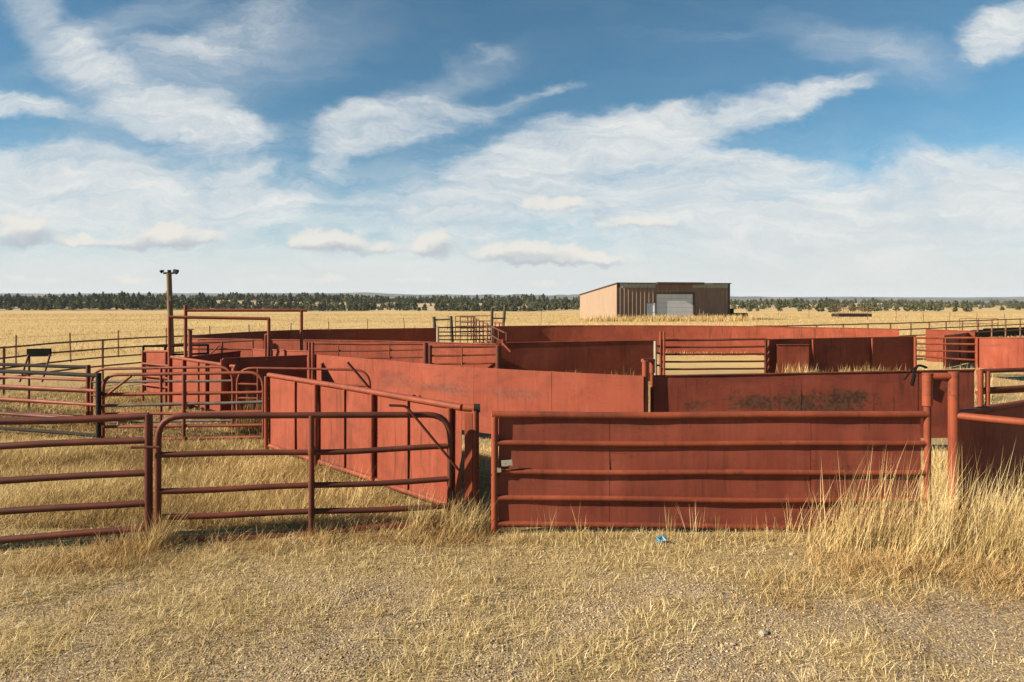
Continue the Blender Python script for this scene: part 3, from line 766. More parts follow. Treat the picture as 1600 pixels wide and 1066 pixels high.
pipe_gate('dark top railed pipe gate in front of the round pen', a, b, [ZZ(536, 21.2), ZZ(545, 21.2), .95, .6, .3], [ZZ(532, 21.4), ZZ(546, 21.4), .95, .6, .3], r=.032, round_l=False, round_r=False, uprights=(.5,), mat=M['redpipe'], brace=(.22, .9, .46, 1.35))
# W10 / W11 dark alley walls
a = (XX(348, 15.1), 15.1); b = (XX(480, 16.5), 16.5)
sheet_fence('red sheet alley wall in deep shade behind the thin rounded gate', [(*a, ZZ(561, 15.1)), (*b, ZZ(556, 16.5))], zb=.05, sec=1.3, top_r=.022, step=.3, back_posts=(.0, .98))
a = (XX(284, 16.9), 16.9); b = (XX(376, 18.6), 18.6)
sheet_fence('narrow shaded red sheet wall forming the chute behind the sloping wall', [(*a, ZZ(560, 16.9)), (*b, ZZ(549, 18.6))], zb=.05, sec=1.5, top_r=.02, step=.3)
a = (XX(395, 19.0), 19.0); b = (XX(482, 17.4), 17.4)
sheet_fence('low sunlit red sheet wall inside the chute under the overhead frames', [(*a, ZZ(546, 19)), (*b, ZZ(549, 17.4))], zb=.05, sec=1.5, top_r=.018, step=.3)

# overhead frames
def arch(label, pl, pr, Yl, Yr, pyl, pyr, over, r=.045, base_l=None):
    t = thing('overhead_frame', label, 'frame', base_of(XX(pl, Yl), Yl))
    L = (XX(pl, Yl), Yl); Rr = (XX(pr, Yr), Yr)
    MB().tube([(*L, -.1), (*L, ZZ(pyl, Yl) + (.14 if over else .02))], r, 10).build('post', M['redpipe'], t)
    MB().tube([(*Rr, -.1), (*Rr, ZZ(pyr, Yr))], r, 10).build('post', M['redpipe'], t)
    d = lerp(L, Rr, 1.05 if over else 1.01)
    MB().tube([(*L, ZZ(pyl, Yl)), (*d, ZZ(pyr, Yr))], r * .95, 10).build('cross_bar', M['redpipe'], t)
    return t
arch('tall red overhead pipe frame spanning the chute, upper of the two', 290, 471, 17.8, 18.2, 485, 485, True)
t = arch('lower dark red overhead pipe frame standing against the light pole', 265, 420, 17.6, 17.9, 495.5, 498, False)
sx_, sy_ = XX(297, 17.4), 17.4
t = thing('gate_post', 'short red pipe stub post next to the tall overhead frame', 'post', base_of(sx_, sy_))
MB().tube([(sx_, sy_, -.1), (sx_, sy_, ZZ(516, 17.4))], .05, 10).build('post', M['redpipe'], t)
MB().box((sx_, sy_, ZZ(515, 17.4)), (.13, .13, .02)).build('cap', M['maroon'], t)
sx_, sy_ = XX(415, 17.9), 17.9
t = thing('gate_post', 'short red hook post beside the lower overhead frame', 'post', base_of(sx_, sy_))
MB().tube(fillet([(sx_, sy_, -.1), (sx_, sy_, ZZ(523, 17.9)), (sx_ + .09, sy_, ZZ(523, 17.9))], .02), .03, 10).build('post', M['redpipe'], t)

# light pole
Yp = 22.0; px0 = XX(265.5, Yp)
t = thing('light_pole', 'wooden utility pole with two floodlights at its top', 'light pole', base_of(px0, Yp))
MB().tube([(px0 + .06, Yp, -.3), (px0 + .03, Yp, 1.6), (px0 - .03, Yp, ZZ(427, Yp))], .105, 14, r2=.078).build('pole', M['pole'], t)
br = MB().box((px0 - .02, Yp - .03, ZZ(427, Yp)), (.34, .05, .06)); br.tube([(px0 - .02, Yp, ZZ(430, Yp)), (px0 - .02, Yp, ZZ(422, Yp))], .06, 8); br.build('bracket', M['darkpipe'], t)
for s, sc_ in ((-1, .52), (1, .74)):
    cx_, cz_ = px0 - .02 + s * .19, ZZ(424, Yp)
    fl_ = MB()
    P = [(cx_ - s * .06 * sc_, Yp - .02, cz_ - .0), (cx_, Yp - .04, cz_ + .015), (cx_ + s * .12 * sc_, Yp - .06, cz_ - .03)]
    n0 = len(fl_.v)
    fl_.tube([P[0], P[1]], .045 * sc_, 12, r2=.075 * sc_); fl_.tube([P[1], P[2]], .075 * sc_, 12, r2=.115 * sc_)
    h = fl_.build('floodlight', M['darkpipe'], t)
    MB().tube([lerp(P[1], P[2], 1.01), lerp(P[1], P[2], 1.06)], .100 * sc_, 12).build('lens', M['greypipe'], h)
MB().box((px0 + .05, Yp - .12, ZZ(466, Yp)), (.10, .08, .18)).build('junction_box', M['greypipe'], t)

# ================================================================== ROUND PEN AND ALLEYS
ring_back = smoothline([(-11.55, 24.6, 1.43), (-11.7, 26.2, 1.43), (-10.3, 29.0, 1.43), (*PT(500, 515.2), 1.43), (*PT(600, 514), 1.43), (*PT(682, 513), 1.43)], 2)
sheet_fence('long curved red sheet wall of the round pen, its inside in dark shade', ring_back, zb=.05, sec=2.5, step=.6, top_r=.02, back_posts=(.05, .2, .35, .5, .65, .8, .97), dz=.5)
ring_front = smoothline([(-11.55, 24.5, 1.43), (-11.2, 23.5, 1.43), (-9.6, 23.2, 1.43), (*PT(422, 531), 1.43), (*PT(600, 533), 1.43), (*PT(776, 538), 1.43)], 2)
sheet_fence('curved sunlit near side of the round pen wall behind the long pipe rails', ring_front, zb=.05, sec=1.3, step=.5, top_r=.02, post_at=(.03,), dz=.4)
# rails in front of it (two bays)
a = (XX(480, 20.6), 20.6); b = (XX(665, 20.3), 20.3); c = (XX(778, 20.3), 20.3)
def rr(label, a, b, pya, pyb, r=.034, mids=(.5,)):
    t = thing('pipe_fence', label, 'fence', base_of(*a))
    for i, (u, v) in enumerate(zip(pya, pyb)):
        MB().tube(wig((*a, ZZ(u, a[1])), (*b, ZZ(v, b[1])), 10, .01), r * (1.1 if i == 0 else .85), 8).build('rail', M['redpipe'], t)
    for f, q in ((0., 1.6), (1., 2.3)):
        p = lerp(a, b, f); MB().tube([(*p, -.1), (*p, ZZ(pya[0], a[1]) + .04)], r * q, 10).build('post', M['maroon'], t)
    for f in mids:
        p = lerp(a, b, f); MB().tube([(p[0], p[1] - .03, .1), (p[0], p[1] - .03, ZZ(pya[0], a[1]))], r * .6, 8).build('upright', M['redpipe'], t)
rr('left bay of the three rail pipe panels in front of the round pen', a, b, [536.5, 549, 559, 572, 585], [537.5, 546, 558, 572, 585], mids=(.27, .70))
a2 = (b[0] + .14, b[1] - .02)
rr('right bay of the three rail pipe panels in front of the round pen', a2, c, [542, 556, 569, 580, 590], [541, 554, 567, 580, 590], mids=(.47,))
# W2 curved bright alley wall
W2 = smoothline([(*PT(485, 553.5), 1.43), (*PT(600, 562.5), 1.43), (*PT(700, 571.5), 1.43), (*PT(800, 577.5), 1.43), (*PT(900, 582.5), 1.43), (*PT(1006, 587.5), 1.43)], 2)
w2mat = paint('alley_red', (.45, .106, .056), (.37, .082, .044), wear=.5, streak=.5, rough=.72, spec=.15,
              patches=[(2.6, -2.6, .98, .9, .30, .28), (3.7, -3.1, .95, .9, .26, .34), (5.0, -3.6, .95, 1.2, .22, .3), (1.6, -1.9, .9, .7, .3, .25)])
sheet_fence('long curved sunlit red sheet wall with dark scuffs, behind the wide gate', W2, zb=.16, sec_at=(.16, .40, .605, .80), step=.25, top_r=.0, strip_at=(), post_at=(), tall_posts=((.003, .30), (.018, .30)), back_posts=(.15, .4, .6, .8), mat=w2mat, wav=.010, dz=.2)
q = (XX(1008, 12.2), 12.2); q2 = (XX(1019, 12.4), 12.4)
t = thing('gate_post', 'red hinge post with short cross arm left of the rust stained gate', 'post', base_of(*q))
MB().tube([(*q, -.1), (*q, ZZ(563, 12.2))], .055, 12).build('post', M['redpipe'], t)
MB().tube([(q[0] - .05, q[1], ZZ(563.5, 12.2)), (q2[0] + .03, q2[1], ZZ(563.5, 12.4))], .034, 10).build('arm', M['redpipe'], t)
MB().tube([(*q2, .1), (*q2, ZZ(563, 12.4))], .034, 10).build('hinge_pipe', M['redpipe'], t)
MB().tube([(*q2, ZZ(583, 12.4)), (*q2, ZZ(566, 12.4))], .050, 10).build('hinge_sleeve', M['redpipe'], t)
# W3 rust stained gate
c0 = PT(1021, 587, 1.42); c1 = (XX(1267, 12.33), 12.33); c2 = (XX(1523, 12.45), 12.45)
ox, oy = c0
sm_ = paint('stained_gate_red', (.40, .094, .054), (.30, .066, .041), wear=.8, streak=.7, rough=.7, spec=.15, bare=(.165, .085, .052),
            patches=[(1.85, .2, .93, .9, .34, .85), (2.6, .3, .96, .8, .36, .85), (3.5, .35, .98, 1.05, .38, .95), (.75, .05, .88, .45, .24, .6), (3.0, .3, .78, 1.7, .30, .85), (5.4, .6, 1.15, .3, .14, .7)])
t = sheet_fence('broad red sheet gate with a large dark rust stain and black strap on top', [(*c0, 1.42), (*c1, ZZ(582.5, 12.33)), (*c2, ZZ(577.5, 12.45))], zb=.26, sec_at=(.455, .82), step=.2, top_r=.0, name='sheeted_gate', cat='gate',
                back_posts=(.01, .455, .99), mat=sm_, wav=.016, dz=.2)
MB().tube(resample([(*c0, 1.41), (*c1, ZZ(582.5, 12.33) - .01), (*c2, ZZ(577.5, 12.45) - .01)], .5), .018, 8).build('top_pipe', M['maroon'], t)
Ys = 12.36
def S(px, py, dy=0): return (XX(px, Ys), Ys - .08 + dy, ZZ(py, Ys))
st = MB().tube(smoothline([S(1444, 574), S(1433, 570), S(1428, 572), S(1424, 584), S(1420, 600)], 2), .022, 8)
st.tube([S(1424, 584, -.02), S(1420, 602, -.02)], .032, 6); st.tube(smoothline([S(1428, 572), S(1418, 580), S(1409, 593)], 2), .014, 6)
st.build('strap', M['black'], t)
# W6 wall and latch post
a = PT(781, 536); b = PT(1025, 532.3)
sheet_fence('red brown sheet wall crossing behind the curved alley wall, left of the cattle gate', [(*a, 1.43), (*b, 1.43)], zb=.1, sec=2.5, step=.5, top_r=.022, post_at=(), back_posts=(.02, .5, .98), dz=.3)
q = (XX(779.5, 20.9), 20.9)
t = thing('gate_post', 'thick dark red post with a latch head at the end of the pipe rails', 'post', base_of(*q))
MB().tube([(*q, -.1), (*q, ZZ(541, 20.9))], .075, 12).build('post', M['maroon'], t)
lt = MB().box((q[0] + .08, q[1] - .05, ZZ(534, 20.9)), (.3, .06, .1)); lt.tube([(q[0] + .12, q[1] - .08, ZZ(530, 20.9)), (q[0] + .12, q[1] - .08, ZZ(540, 20.9))], .03, 8)
lt.tube([(q[0] + .1, q[1] - .1, ZZ(535, 20.9)), (q[0] + .36, q[1] - .25, ZZ(549, 20.9))], .035, 8)
lt.build('latch', M['redpipe'], t)
# G7 cattle gate
a = (XX(1033, 22.4), 22.4); b = (XX(1196, 22.7), 22.7)
t = pipe_gate('dark red six bar gate with tall twin uprights showing bare dirt through it', a, b,
          [ZZ(y_, 22.4) for y_ in (532, 543, 554, 565.5, 577, 588)], [ZZ(y_, 22.7) for y_ in (530, 541.5, 553, 564.5, 576, 587)], r=.036, round_l=False, round_r=False, uprights=(), mat=M['maroon'], ur=.045)
for px in (1032, 1037.5):
    x = XX(px, 22.3); MB().tube([(x, 22.3, .02), (x, 22.3, ZZ(518, 22.3))], .042, 10).build('upright', M['redpipe'], t)
q = (XX(1024, 22.35), 22.35)
t = thing('gate_post', 'pale tan steel post with dark hinges left of the six bar gate', 'post', base_of(*q))
MB().tube([(*q, -.1), (*q, ZZ(533, 22.35))], .055, 10).build('post', M['tanpipe'], t)
hb = MB()
for y_ in (541, 552, 571): hb.box((q[0] + .1, q[1] - .06, ZZ(y_, 22.3)), (.16, .05, .06))
hb.build('hinge', M['darkpipe'], t)
# W12 dark wall with doorway panel
a = (XX(1197, 22.9), 22.9); b = (XX(1431, 25.2), 25.2)
sheet_fence('red sheet wall in dark shade right of the six bar gate, weeds at its foot', [(*a, ZZ(531, 22.9)), (*b, ZZ(526.5, 25.2))], zb=.02, sec_at=(.28, .5, .70), step=.5, top_r=.03, post_at=(.01, .285, .68), post_r=.04, dz=.4)
# shelter side boards
a = (XX(1214, 22.55), 22.55); b = (XX(1264, 22.65), 22.65)
sheet_fence('brown red sheet door panel leaning in front of the dark wall', [(*a, ZZ(539, 22.55)), (*b, ZZ(539, 22.65))], zb=.05, sec=3, step=.4, top_r=.02, name='sheet_metal_fence', cat='fence')
# W5 right part of the big far pen
far = smoothline([(*PT(771, 510.5), 1.43), (*PT(850, 509), 1.43), (*PT(1000, 508.8), 1.43), (*PT(1130, 509.5), 1.43), (*PT(1280, 512), 1.43), (*PT(1405, 514.5), 1.43)], 2)
sheet_fence('longest red sheet wall of the far pen, in front of the shed', far, zb=.02, sec=2.5, step=.7, top_r=.02, back_posts=(.02, .2, .4, .6, .8, .98), dz=.5)
# G5 far gate
a = (XX(684, 32.3), 32.3); b = (XX(770, 33.2), 33.2)
t = pipe_gate('dark five bar gate between pale posts in the far pen wall', a, b, [ZZ(y_, 32.3) for y_ in (512, 519, 525, 531, 537)], [ZZ(y_, 33.2) for y_ in (511, 518, 524.5, 530.5, 536.5)], r=.032, round_l=False, round_r=False, uprights=(), mat=M['darkpipe'])
for px, Y, py, lb in ((684, 32.1, 511, 'pale post at the left end of the far five bar gate'), (770, 33.0, 510, 'pale post at the right end of the far five bar gate')):
    x = XX(px, Y); t = thing('gate_post', lb, 'post', base_of(x, Y))
    MB().tube([(x, Y, -.1), (x, Y, ZZ(py, Y))], .065, 10).build('post', M['tanpipe'], t)
    MB().box((x, Y, ZZ(py, Y) + .01), (.15, .15, .02)).build('cap', M['tanpipe'], t)
# alley fence towards the viewer
a = (XX(735, 46), 46.); b = (XX(789, 23.5), 23.5)
rail_fence('red rail fence of the far alley running away towards the field', [(*a, 0), (*b, 0)], [1.62, 1.25, .9, .55], r=.028, post_sp=2.8, mat=M['maroon'], step=2)
rail_fence('thin rusty rail fence on the far side of the alley', [(XX(712, 47.), 47., 0), (XX(768, 48.), 48., 0)], [1.6, 1.25, .9, .55], r=.028, post_sp=1.3, mat=M['rustpipe'], step=2)
a = (XX(721, 44.), 44.); b = (XX(726, 44.), 44.)
rail_fence('narrow rusty pipe panel in the far alley', [(XX(719, 43.), 43., 0), (XX(742, 43.), 43., 0)], [1.65, 1.3, .95, .6], r=.03, post_sp=.6, mat=M['rustpipe'], step=2)
rail_fence('low red pipe panel beside the far wooden brace', [(XX(772, 39.), 39., 0), (XX(786, 38.), 38., 0)], [1.45, 1.0], r=.04, post_sp=.5, mat=M['redpipe'], step=1)
def hbrace(label, pts, bar, r):
    t = thing('brace_posts', label, 'posts', base_of(XX(pts[0][0], pts[0][2]), pts[0][2]))
    tops = []
    for px, py, Y, lean in pts:
        x = XX(px, Y); MB().tube([(x + lean, Y, -.2), (x, Y, ZZ(py, Y))], r, 9, r2=r * .92).build('post', M['wood'], t); tops.append((x, Y))
    MB().tube([(*tops[0], ZZ(bar[0], tops[0][1])), (*tops[1], ZZ(bar[1], tops[1][1]))], r * .45, 8).build('cross_bar', M['wood'], t)
hbrace('two leaning wooden posts with a cross bar behind the far pen', [(678, 495, 42., .15), (704.5, 494, 42., .1)], (500, 499), .11)
hbrace('tall wooden gate posts with a low cross bar at the alley end', [(769, 481, 42., -.05), (789.5, 476, 44., -.25)], (497.5, 497.5), .10)

# ================================================================== RIGHT SIDE
a = (XX(1430, 24.9), 24.9); b = (XX(1526, 24.2), 24.2)
pipe_gate('sagging red four rail gate with weeds under it, at right', a, b, [ZZ(y_, 24.9) for y_ in (528, 537, 547, 556)], [ZZ(y_, 24.2) for y_ in (528, 538, 550, 563)], r=.04, round_l=False, round_r=False, uprights=(), mat=M['redpipe'], ur=.05)
a = (XX(1446, 30.5), 30.5); b = (XX(1523, 29.5), 29.5)
sheet_fence('sunlit red sheet wall behind the sagging gate', [(*a, ZZ(515, 30.5)), (*b, ZZ(518, 29.5))], zb=.02, sec=1.5, step=.5, top_r=.02)
a = (XX(1474, 27.2), 27.2); b = (XX(1526, 30.6), 30.6)
sheet_fence('dark shaded sheet wall angled behind the sagging gate', [(*a, ZZ(525.5, 27.2)), (*b, ZZ(519, 30.6))], zb=.02, sec=.8, step=.4, top_r=.03, post_at=(.02, .45, .98))
a = (XX(1527, 24.0), 24.0); b = (XX(1660, 21.6), 21.6)
sheet_fence('tall sunlit red sheet wall at the right edge behind the pipe gate', [(*a, ZZ(528, 24.0)), (*b, ZZ(528, 21.6))], zb=.35, sec=2.4, step=.4, top_r=.02, post_at=(.01,), dz=.4)
a = (XX(1532, 12.9), 12.9); b = (XX(1680, 13.2), 13.2)
t = pipe_gate('red pipe gate with a dark top rail, past the rust stained gate at right', a, b, [ZZ(y_, 12.9) for y_ in (580, 609, 636, 660, 684)], [ZZ(y_, 13.2) for y_ in (575, 600, 630, 655, 680)], r=.042, round_l=False, round_r=False, uprights=(.065,), mat=M['maroon'], umat=M['redpipe'], ur=.05, amp=.004)
MB().tube([(a[0], a[1] + .12, ZZ(614, 13.)), (b[0], b[1] + .12, ZZ(611, 13.))], .036, 10).build('rail', M['redpipe'], t)
# far right pipe fence
pts = [(XX(1180, 34.5), 34.5, 0), (XX(1240, 35.), 35., 0), (XX(1385, 38.), 38., 0), (XX(1472, 41.), 41., 0), (XX(1600, 47.), 47., 0), (XX(1760, 54.), 54., 0)]
rail_fence('long rusty brown three rail fence running back along the right pasture', smoothline(pts, 1), [1.42, 1.05, .68], r=.034, post_sp=2.0, post_r=.045, mat=M['rustpipe'], step=1.5)
rail_fence('low broken pipe rail behind the long right fence', [(XX(1500, 60.), 60., 0), (XX(1560, 60.), 60., 0)], [1.05, .6], r=.025, post_sp=1.6, mat=M['rustpipe'], step=2)
t = thing('feed_bunk', 'long low dark steel feed bunk beyond the right pipe fence', 'feed bunk', base_of(XX(1524, 47.5), 47.5))
A_, B_ = (XX(1522, 49.), 49.), (XX(1720, 57.), 57.)
ang = math.atan2(B_[1] - A_[1], B_[0] - A_[0]); L_ = math.dist(A_, B_); mc = lerp(A_, B_, .5)
bunk = MB().box((mc[0], mc[1], .30), (L_, .5, .5), ang); bunk.box((mc[0] + .3, mc[1] - .5, .62), (L_, .05, .14), ang)
bunk.build('trough', M['darkpipe'], t)
for k in range(6):
    p = lerp(A_, B_, (k + .5) / 6); MB().box((p[0], p[1], .05), (.12, .6, .14), ang).build('foot', M['greypipe'], t)

# ================================================================== SHED
def shed():
    A = np.array([13.6, 88.0]); B = np.array([XX(1139, 91.3), 91.3])
    ex = (B - A); Wd = np.linalg.norm(ex); ex /= Wd; ey = np.array([-ex[1], ex[0]]); Dp = 15.8
    zf, zb_ = 4.80, 3.40
    t = thing('shed', 'brown and tan steel machine shed with a big grey door, alone in the field', 'shed', (A[0], A[1], 0))
    def W(s, d, z): p = A + ex * s + ey * d; return (p[0], p[1], z)
    def ribbed(name, mat, s0, s1, z0, z1f, d=0.0, axis='f', pitch=.56, dep=.11, rw=.25, z0f=None):
        mb = MB(); xs = [(s0, 0)]; s = s0 + .2
        while s + rw < s1:
            xs += [(s, 0), (s + rw * .55, dep), (s + rw * .75, dep), (s + rw, 0)]; s += pitch
        xs.append((s1, 0))
        for (a, da), (b, db) in zip(xs[:-1], xs[1:]):
            if axis == 'f':
                mb.quad(W(a, d - da, z0), W(b, d - db, z0), W(b, d - db, z1f(b)), W(a, d - da, z1f(a)))
            elif axis == 'l': mb.quad(W(d - da, a, z0), W(d - da, a, z1f(a)), W(d - db, b, z1f(b)), W(d - db, b, z0))
            elif axis == 'r': mb.quad(W(d + da, a, z0), W(d + db, b, z0), W(d + db, b, z1f(b)), W(d + da, a, z1f(a)))
            else: mb.quad(W(a, d + da, z0), W(a, d + da, z1f(a)), W(b, d + db, z1f(b)), W(b, d + db, z0))
        return mb.build(name, mat, t)
    sd = lambda px: (lambda u: (A[0] - u * A[1]) / (u * ex[1] - ex[0]))((px - CX) / F)   # distance along the front
    d0, d1 = sd(1024.5), sd(1083); m0, m1 = sd(1010), sd(1022); dh = 3.42; mh = 2.25
    k = lambda z: (lambda s: z)
    ribbed('wall', M['shedbrown'], 0, m0, -.3, k(zf - .55)); ribbed('wall', M['shedbrown'], m0, m1, mh, k(zf - .55)); ribbed('wall', M['shedbrown'], m1, d0, -.3, k(zf - .55))
    ribbed('wall', M['shedbrown'], d0, d1, dh, k(zf)); ribbed('wall', M['shedbrown'], d1, Wd, -.3, k(zf - .55))
    ribbed('skylight', M['skylight'], .3, d0, zf - .55, k(zf)); ribbed('skylight', M['skylight'], d1, Wd - .1, zf - .55, k(zf))
    sl_ = lambda s: zf + (zb_ - zf) * s / Dp
    ribbed('wall', M['shedtan'], 0, Dp, -.3, sl_, 0, 'l', .46, .03, .14); ribbed('wall', M['shedtan'], 0, Dp, -.3, sl_, Wd, 'r', .46, .03, .14)
    ribbed('wall', M['shedtan'], 0, Wd, -.3, k(zb_), Dp, 'b')
    rf = MB()
    a0, a1, b0, b1 = W(-.2, -.28, zf + .10), W(Wd + .2, -.28, zf + .10), W(Wd + .2, Dp + .25, zb_ + .05), W(-.2, Dp + .25, zb_ + .05)
    lo = [(p[0], p[1], p[2] - .10) for p in (a0, a1, b0, b1)]
    rf.quad(a0, a1, b0, b1); rf.quad(lo[3], lo[2], lo[1], lo[0])
    for i in range(4):
        p, q = [a0, a1, b0, b1][i], [a0, a1, b0, b1][(i + 1) % 4]; rf.quad(lo[i], lo[(i + 1) % 4], q, p)
    rf.build('roof', M['shedtrim'], t)
    rz = math.atan2(ex[1], ex[0])
    def bx(name, mat, s0, s1, d0_, d1_, z0, z1, par=t):
        c = W((s0 + s1) / 2, (d0_ + d1_) / 2, (z0 + z1) / 2)
        return MB().box(c, (s1 - s0, d1_ - d0_, z1 - z0), rz).build(name, mat, par)
    # big door with horizontal sections
    dr = MB()
    for i in range(6):
        z0 = -.1 + (dh + .1) * i / 6; z1 = -.1 + (dh + .1) * (i + 1) / 6 - .02
        dr.box(W((d0 + d1) / 2, .02, (z0 + z1) / 2), (d1 - d0 - .1, .05, z1 - z0), rz)
    dr.build('door', M['sheddoor'], t)
    for s0, s1 in ((d0 - .12, d0 + .05), (d1 - .05, d1 + .12)): bx('door_trim', M['shedtrim'], s0, s1, -.14, -.02, -.2, dh + .1)
    bx('door_trim', M['shedtrim'], d0 - .2, d1 + .2, -.16, -.02, dh + .02, dh + .22)
    bx('hood', M['shedtrim'], d0 - .1, d1 + 1.2, -.80, -.30, zf - .12, zf + .16)
    dd = bx('door', M['mandoor'], m0 + .04, m1 - .04, -.02, .03, -.1, mh - .04)
    bx('handle', M['darkpipe'], m1 - .22, m1 - .12, -.06, -.025, 1.0, 1.08, dd)
    fr = bx('door_trim', M['mandoor'], m1 - .05, m1 + .12, -.12, -.02, -.2, mh)
    for s in (-.02, Wd + .02): bx('corner_trim', M['shedtrim'], s - .1, s + .1, -.09, .03, -.2, zf - .02)
    bx('flashing', M['mandoor'], d1 - .6, d1 + 2.6, -.36, -.30, zf - .06, zf + .0)
shed()
# dark tank beside the shed
x, y = XX(1156, 95.), 95.
t = thing('stock_tank', 'dark stock tank lying in the grass right of the shed', 'tank', (x, y, gz1(x, y)))
b_ = MB().tube([(x - 1.0, y, .42), (x - .9, y, .42), (x + .9, y, .42), (x + 1.0, y, .42)], .42, 14)
b_.build('body', M['darkpipe'], t)
sd_ = MB(); sd_.box((x - .6, y, .06), (.15, .9, .16)); sd_.box((x + .6, y, .06), (.15, .9, .16)); sd_.build('skid', M['wood'], t)
x, y = XX(1143, 97.5), 97.5
t = thing('scrap_barrel', 'dark barrel standing against the right corner of the shed', 'barrel', (x, y, gz1(x, y)))
MB().tube([(x, y, -.05), (x, y, .2), (x, y, .6), (x, y, 1.35)], .32, 14, wob=.03).build('body', M['darkpipe'], t)
MB().tube([(x, y, 1.34), (x, y, 1.39)], .33, 14).build('rim', M['rustpipe'], t)
# hay wagon
Yw = 110.; t = thing('hay_rack', 'empty stake sided hay rack on skids far out in the right pasture', 'hay rack', (XX(1330, Yw), Yw, gz1(XX(1330, Yw), Yw)))
z0 = gz1(XX(1330, Yw), Yw); x0, x1 = XX(1304, Yw), XX(1357, Yw)
MB().box(((x0 + x1) / 2, Yw, z0 + .50), (x1 - x0, 1.8, .12)).build('deck', M['wood'], t)
for s in (-1, 1):
    for k in range(10):
        xx = x0 + (x1 - x0) * k / 9; MB().tube([(xx, Yw + s * .85, z0 + .4), (xx + R.gauss(0, .05), Yw + s * .9, z0 + 1.75 + R.uniform(-.1, .12))], .035, 6).build('stake', M['rustpipe'], t)
    MB().tube([(x0, Yw + s * .88, z0 + 1.3), (x1, Yw + s * .88, z0 + 1.3)], .02, 6).build('rail', M['rustpipe'], t)
    MB().box(((x0 + x1) / 2, Yw + s * .6, z0 + .25), (x1 - x0 + .4, .14, .4)).build('skid', M['wood'], t)

# wire fences
def wire_fence(label, posts, h=1.3):
    t = thing('wire_fence', label, 'fence', base_of(posts[0][0], posts[0][1]))
    tp = []
    for x, y in posts:
        z = gz1(x, y); l = R.gauss(0, .05)
        MB().box((x, y, z + h / 2 - .1), (.045, .045, h + .2), 0, l).build('post', M['rustpipe'], t); tp.append((x, y, z))
    for k in (.45, .85, 1.2):
        mb = MB()
        for p, q in zip(tp[:-1], tp[1:]): mb.tube([(p[0], p[1], p[2] + k), (q[0], q[1], q[2] + k)], .0035, 4, caps=False)
        mb.build('wire', M['greypipe'], t)
fp = [(-90, 25), (25, 28), (110, 30), (185, 32.5), (260, 35), (328, 37.5), (390, 40), (455, 42), (514, 45), (574, 50), (632, 55), (700, 62), (775, 72), (846, 84)]
wire_fence('sparse wire fence on thin posts crossing the golden field behind the pens', [(XX(p, Y), Y) for p, Y in fp])
fp = [(1166, 128), (1216, 116), (1264, 106), (1310, 98), (1356, 91), (1400, 85), (1443, 80), (1484, 76), (1526, 72), (1570, 69), (1615, 66)]
wire_fence('thin wire fence crossing the right pasture beyond the shed', [(XX(p, Y), Y) for p, Y in fp])

# small things on the ground
x, y = XX(1033, 7.75), 7.75
lt = MB()
for k in range(16):
    a = [(R.gauss(0, .034), R.gauss(0, .024), abs(R.gauss(.045, .025))) for _ in range(4)]
    z = gz1(x, y); lt.quad(*[(x + p[0], y + p[1], z + p[2] + .01) for p in a])
tag(lt.build('plastic_wrapper', M['bluejunk'], loc=base_of(x, y)), 'crumpled blue and white plastic wrapper lying before the wide gate', 'litter')
def rock(px, py, s, label):
    Y = 1067 * 2.8 / (py - H0); x = XX(px, Y); z = gz1(x, Y); mb = MB()
    V = []; n = 7
    for i in range(6):
        th = math.pi * i / 5
        for k in range(n):
            ph = 2 * math.pi * k / n; q = s * R.uniform(.75, 1.1)
            V.append((x + q * math.sin(th) * math.cos(ph), Y + q * .8 * math.sin(th) * math.sin(ph), z + s * .2 + q * .55 * math.cos(th)))
    mb.v = V
    for i in range(5):
        for k in range(n):
            mb.f.append((i * n + k, i * n + (k + 1) % n, (i + 1) * n + (k + 1) % n, (i + 1) * n + k)); mb.sm.append(False)
    tag(mb.build('rock', M['stone'], loc=(x, Y, z)), label, 'rock', 'pale stones on the ground')
rock(43, 931, .045, 'small white stone in the dry grass at lower left')
rock(462, 850, .05, 'tan stone lying under the left pipe gate')
rock(1193, 990, .045, 'pale stone in the short grass at lower right')
rock(1258, 840, .05, 'pale stone at the foot of the tall grass by the wide gate')
rock(1238, 866, .04, 'round buff stone at the edge of the tall grass clump')
rock(1145, 1006, .03, 'flat white stone on the gravel at lower right')

# ================================================================== VEGETATION
def keep(P, prob): return P[rng.random(len(P)) < np.clip(prob, 0, 1)]
# foreground turf
P = scatter(380000, -.80, .80, 4.5, 9.6)
ms = .45 * fbm(P[:, 0] * .9 + 3, P[:, 1] * .9, 3) + .55 * fbm(P[:, 0] * 3.1 + 3, P[:, 1] * 3.1, 4)
u = P[:, 0] / P[:, 1]
grav = np.exp(-((u - .06) / .30) ** 2) * sstep(P[:, 1], 6.8, 5.2) * .55 + np.exp(-((u - .38) / .2) ** 2) * sstep(P[:, 1], 7.2, 6.2) * .15
bare = sstep(fbm(P[:, 0] * .75 + 21, P[:, 1] * 1.5 + 4, 3), .62, .46) * .92
dens = .42 * (.06 + bare) * sstep(ms - grav * .16 + .12 * sstep(P[:, 1], 6.5, 8.4) + .04, .38, .62) * .50 + .09
P = keep(P, dens); n = len(P)
tn = np.clip(.46 + .95 * (fbm(P[:, 0] * 1.6 + 9, P[:, 1] * 1.6, 3) - .5) + rng.normal(0, .34, n), 0, 1)
H = (.025 + .07 * rng.random(n) ** 1.6) * (.6 + 1.0 * fbm(P[:, 0] * 2.2, P[:, 1] * 2.2, 3))
tag(blades('short_grass', M['grass'], P, H, .0035 + .0035 * rng.random(n), 1.35, .9, tn), kind='stuff')
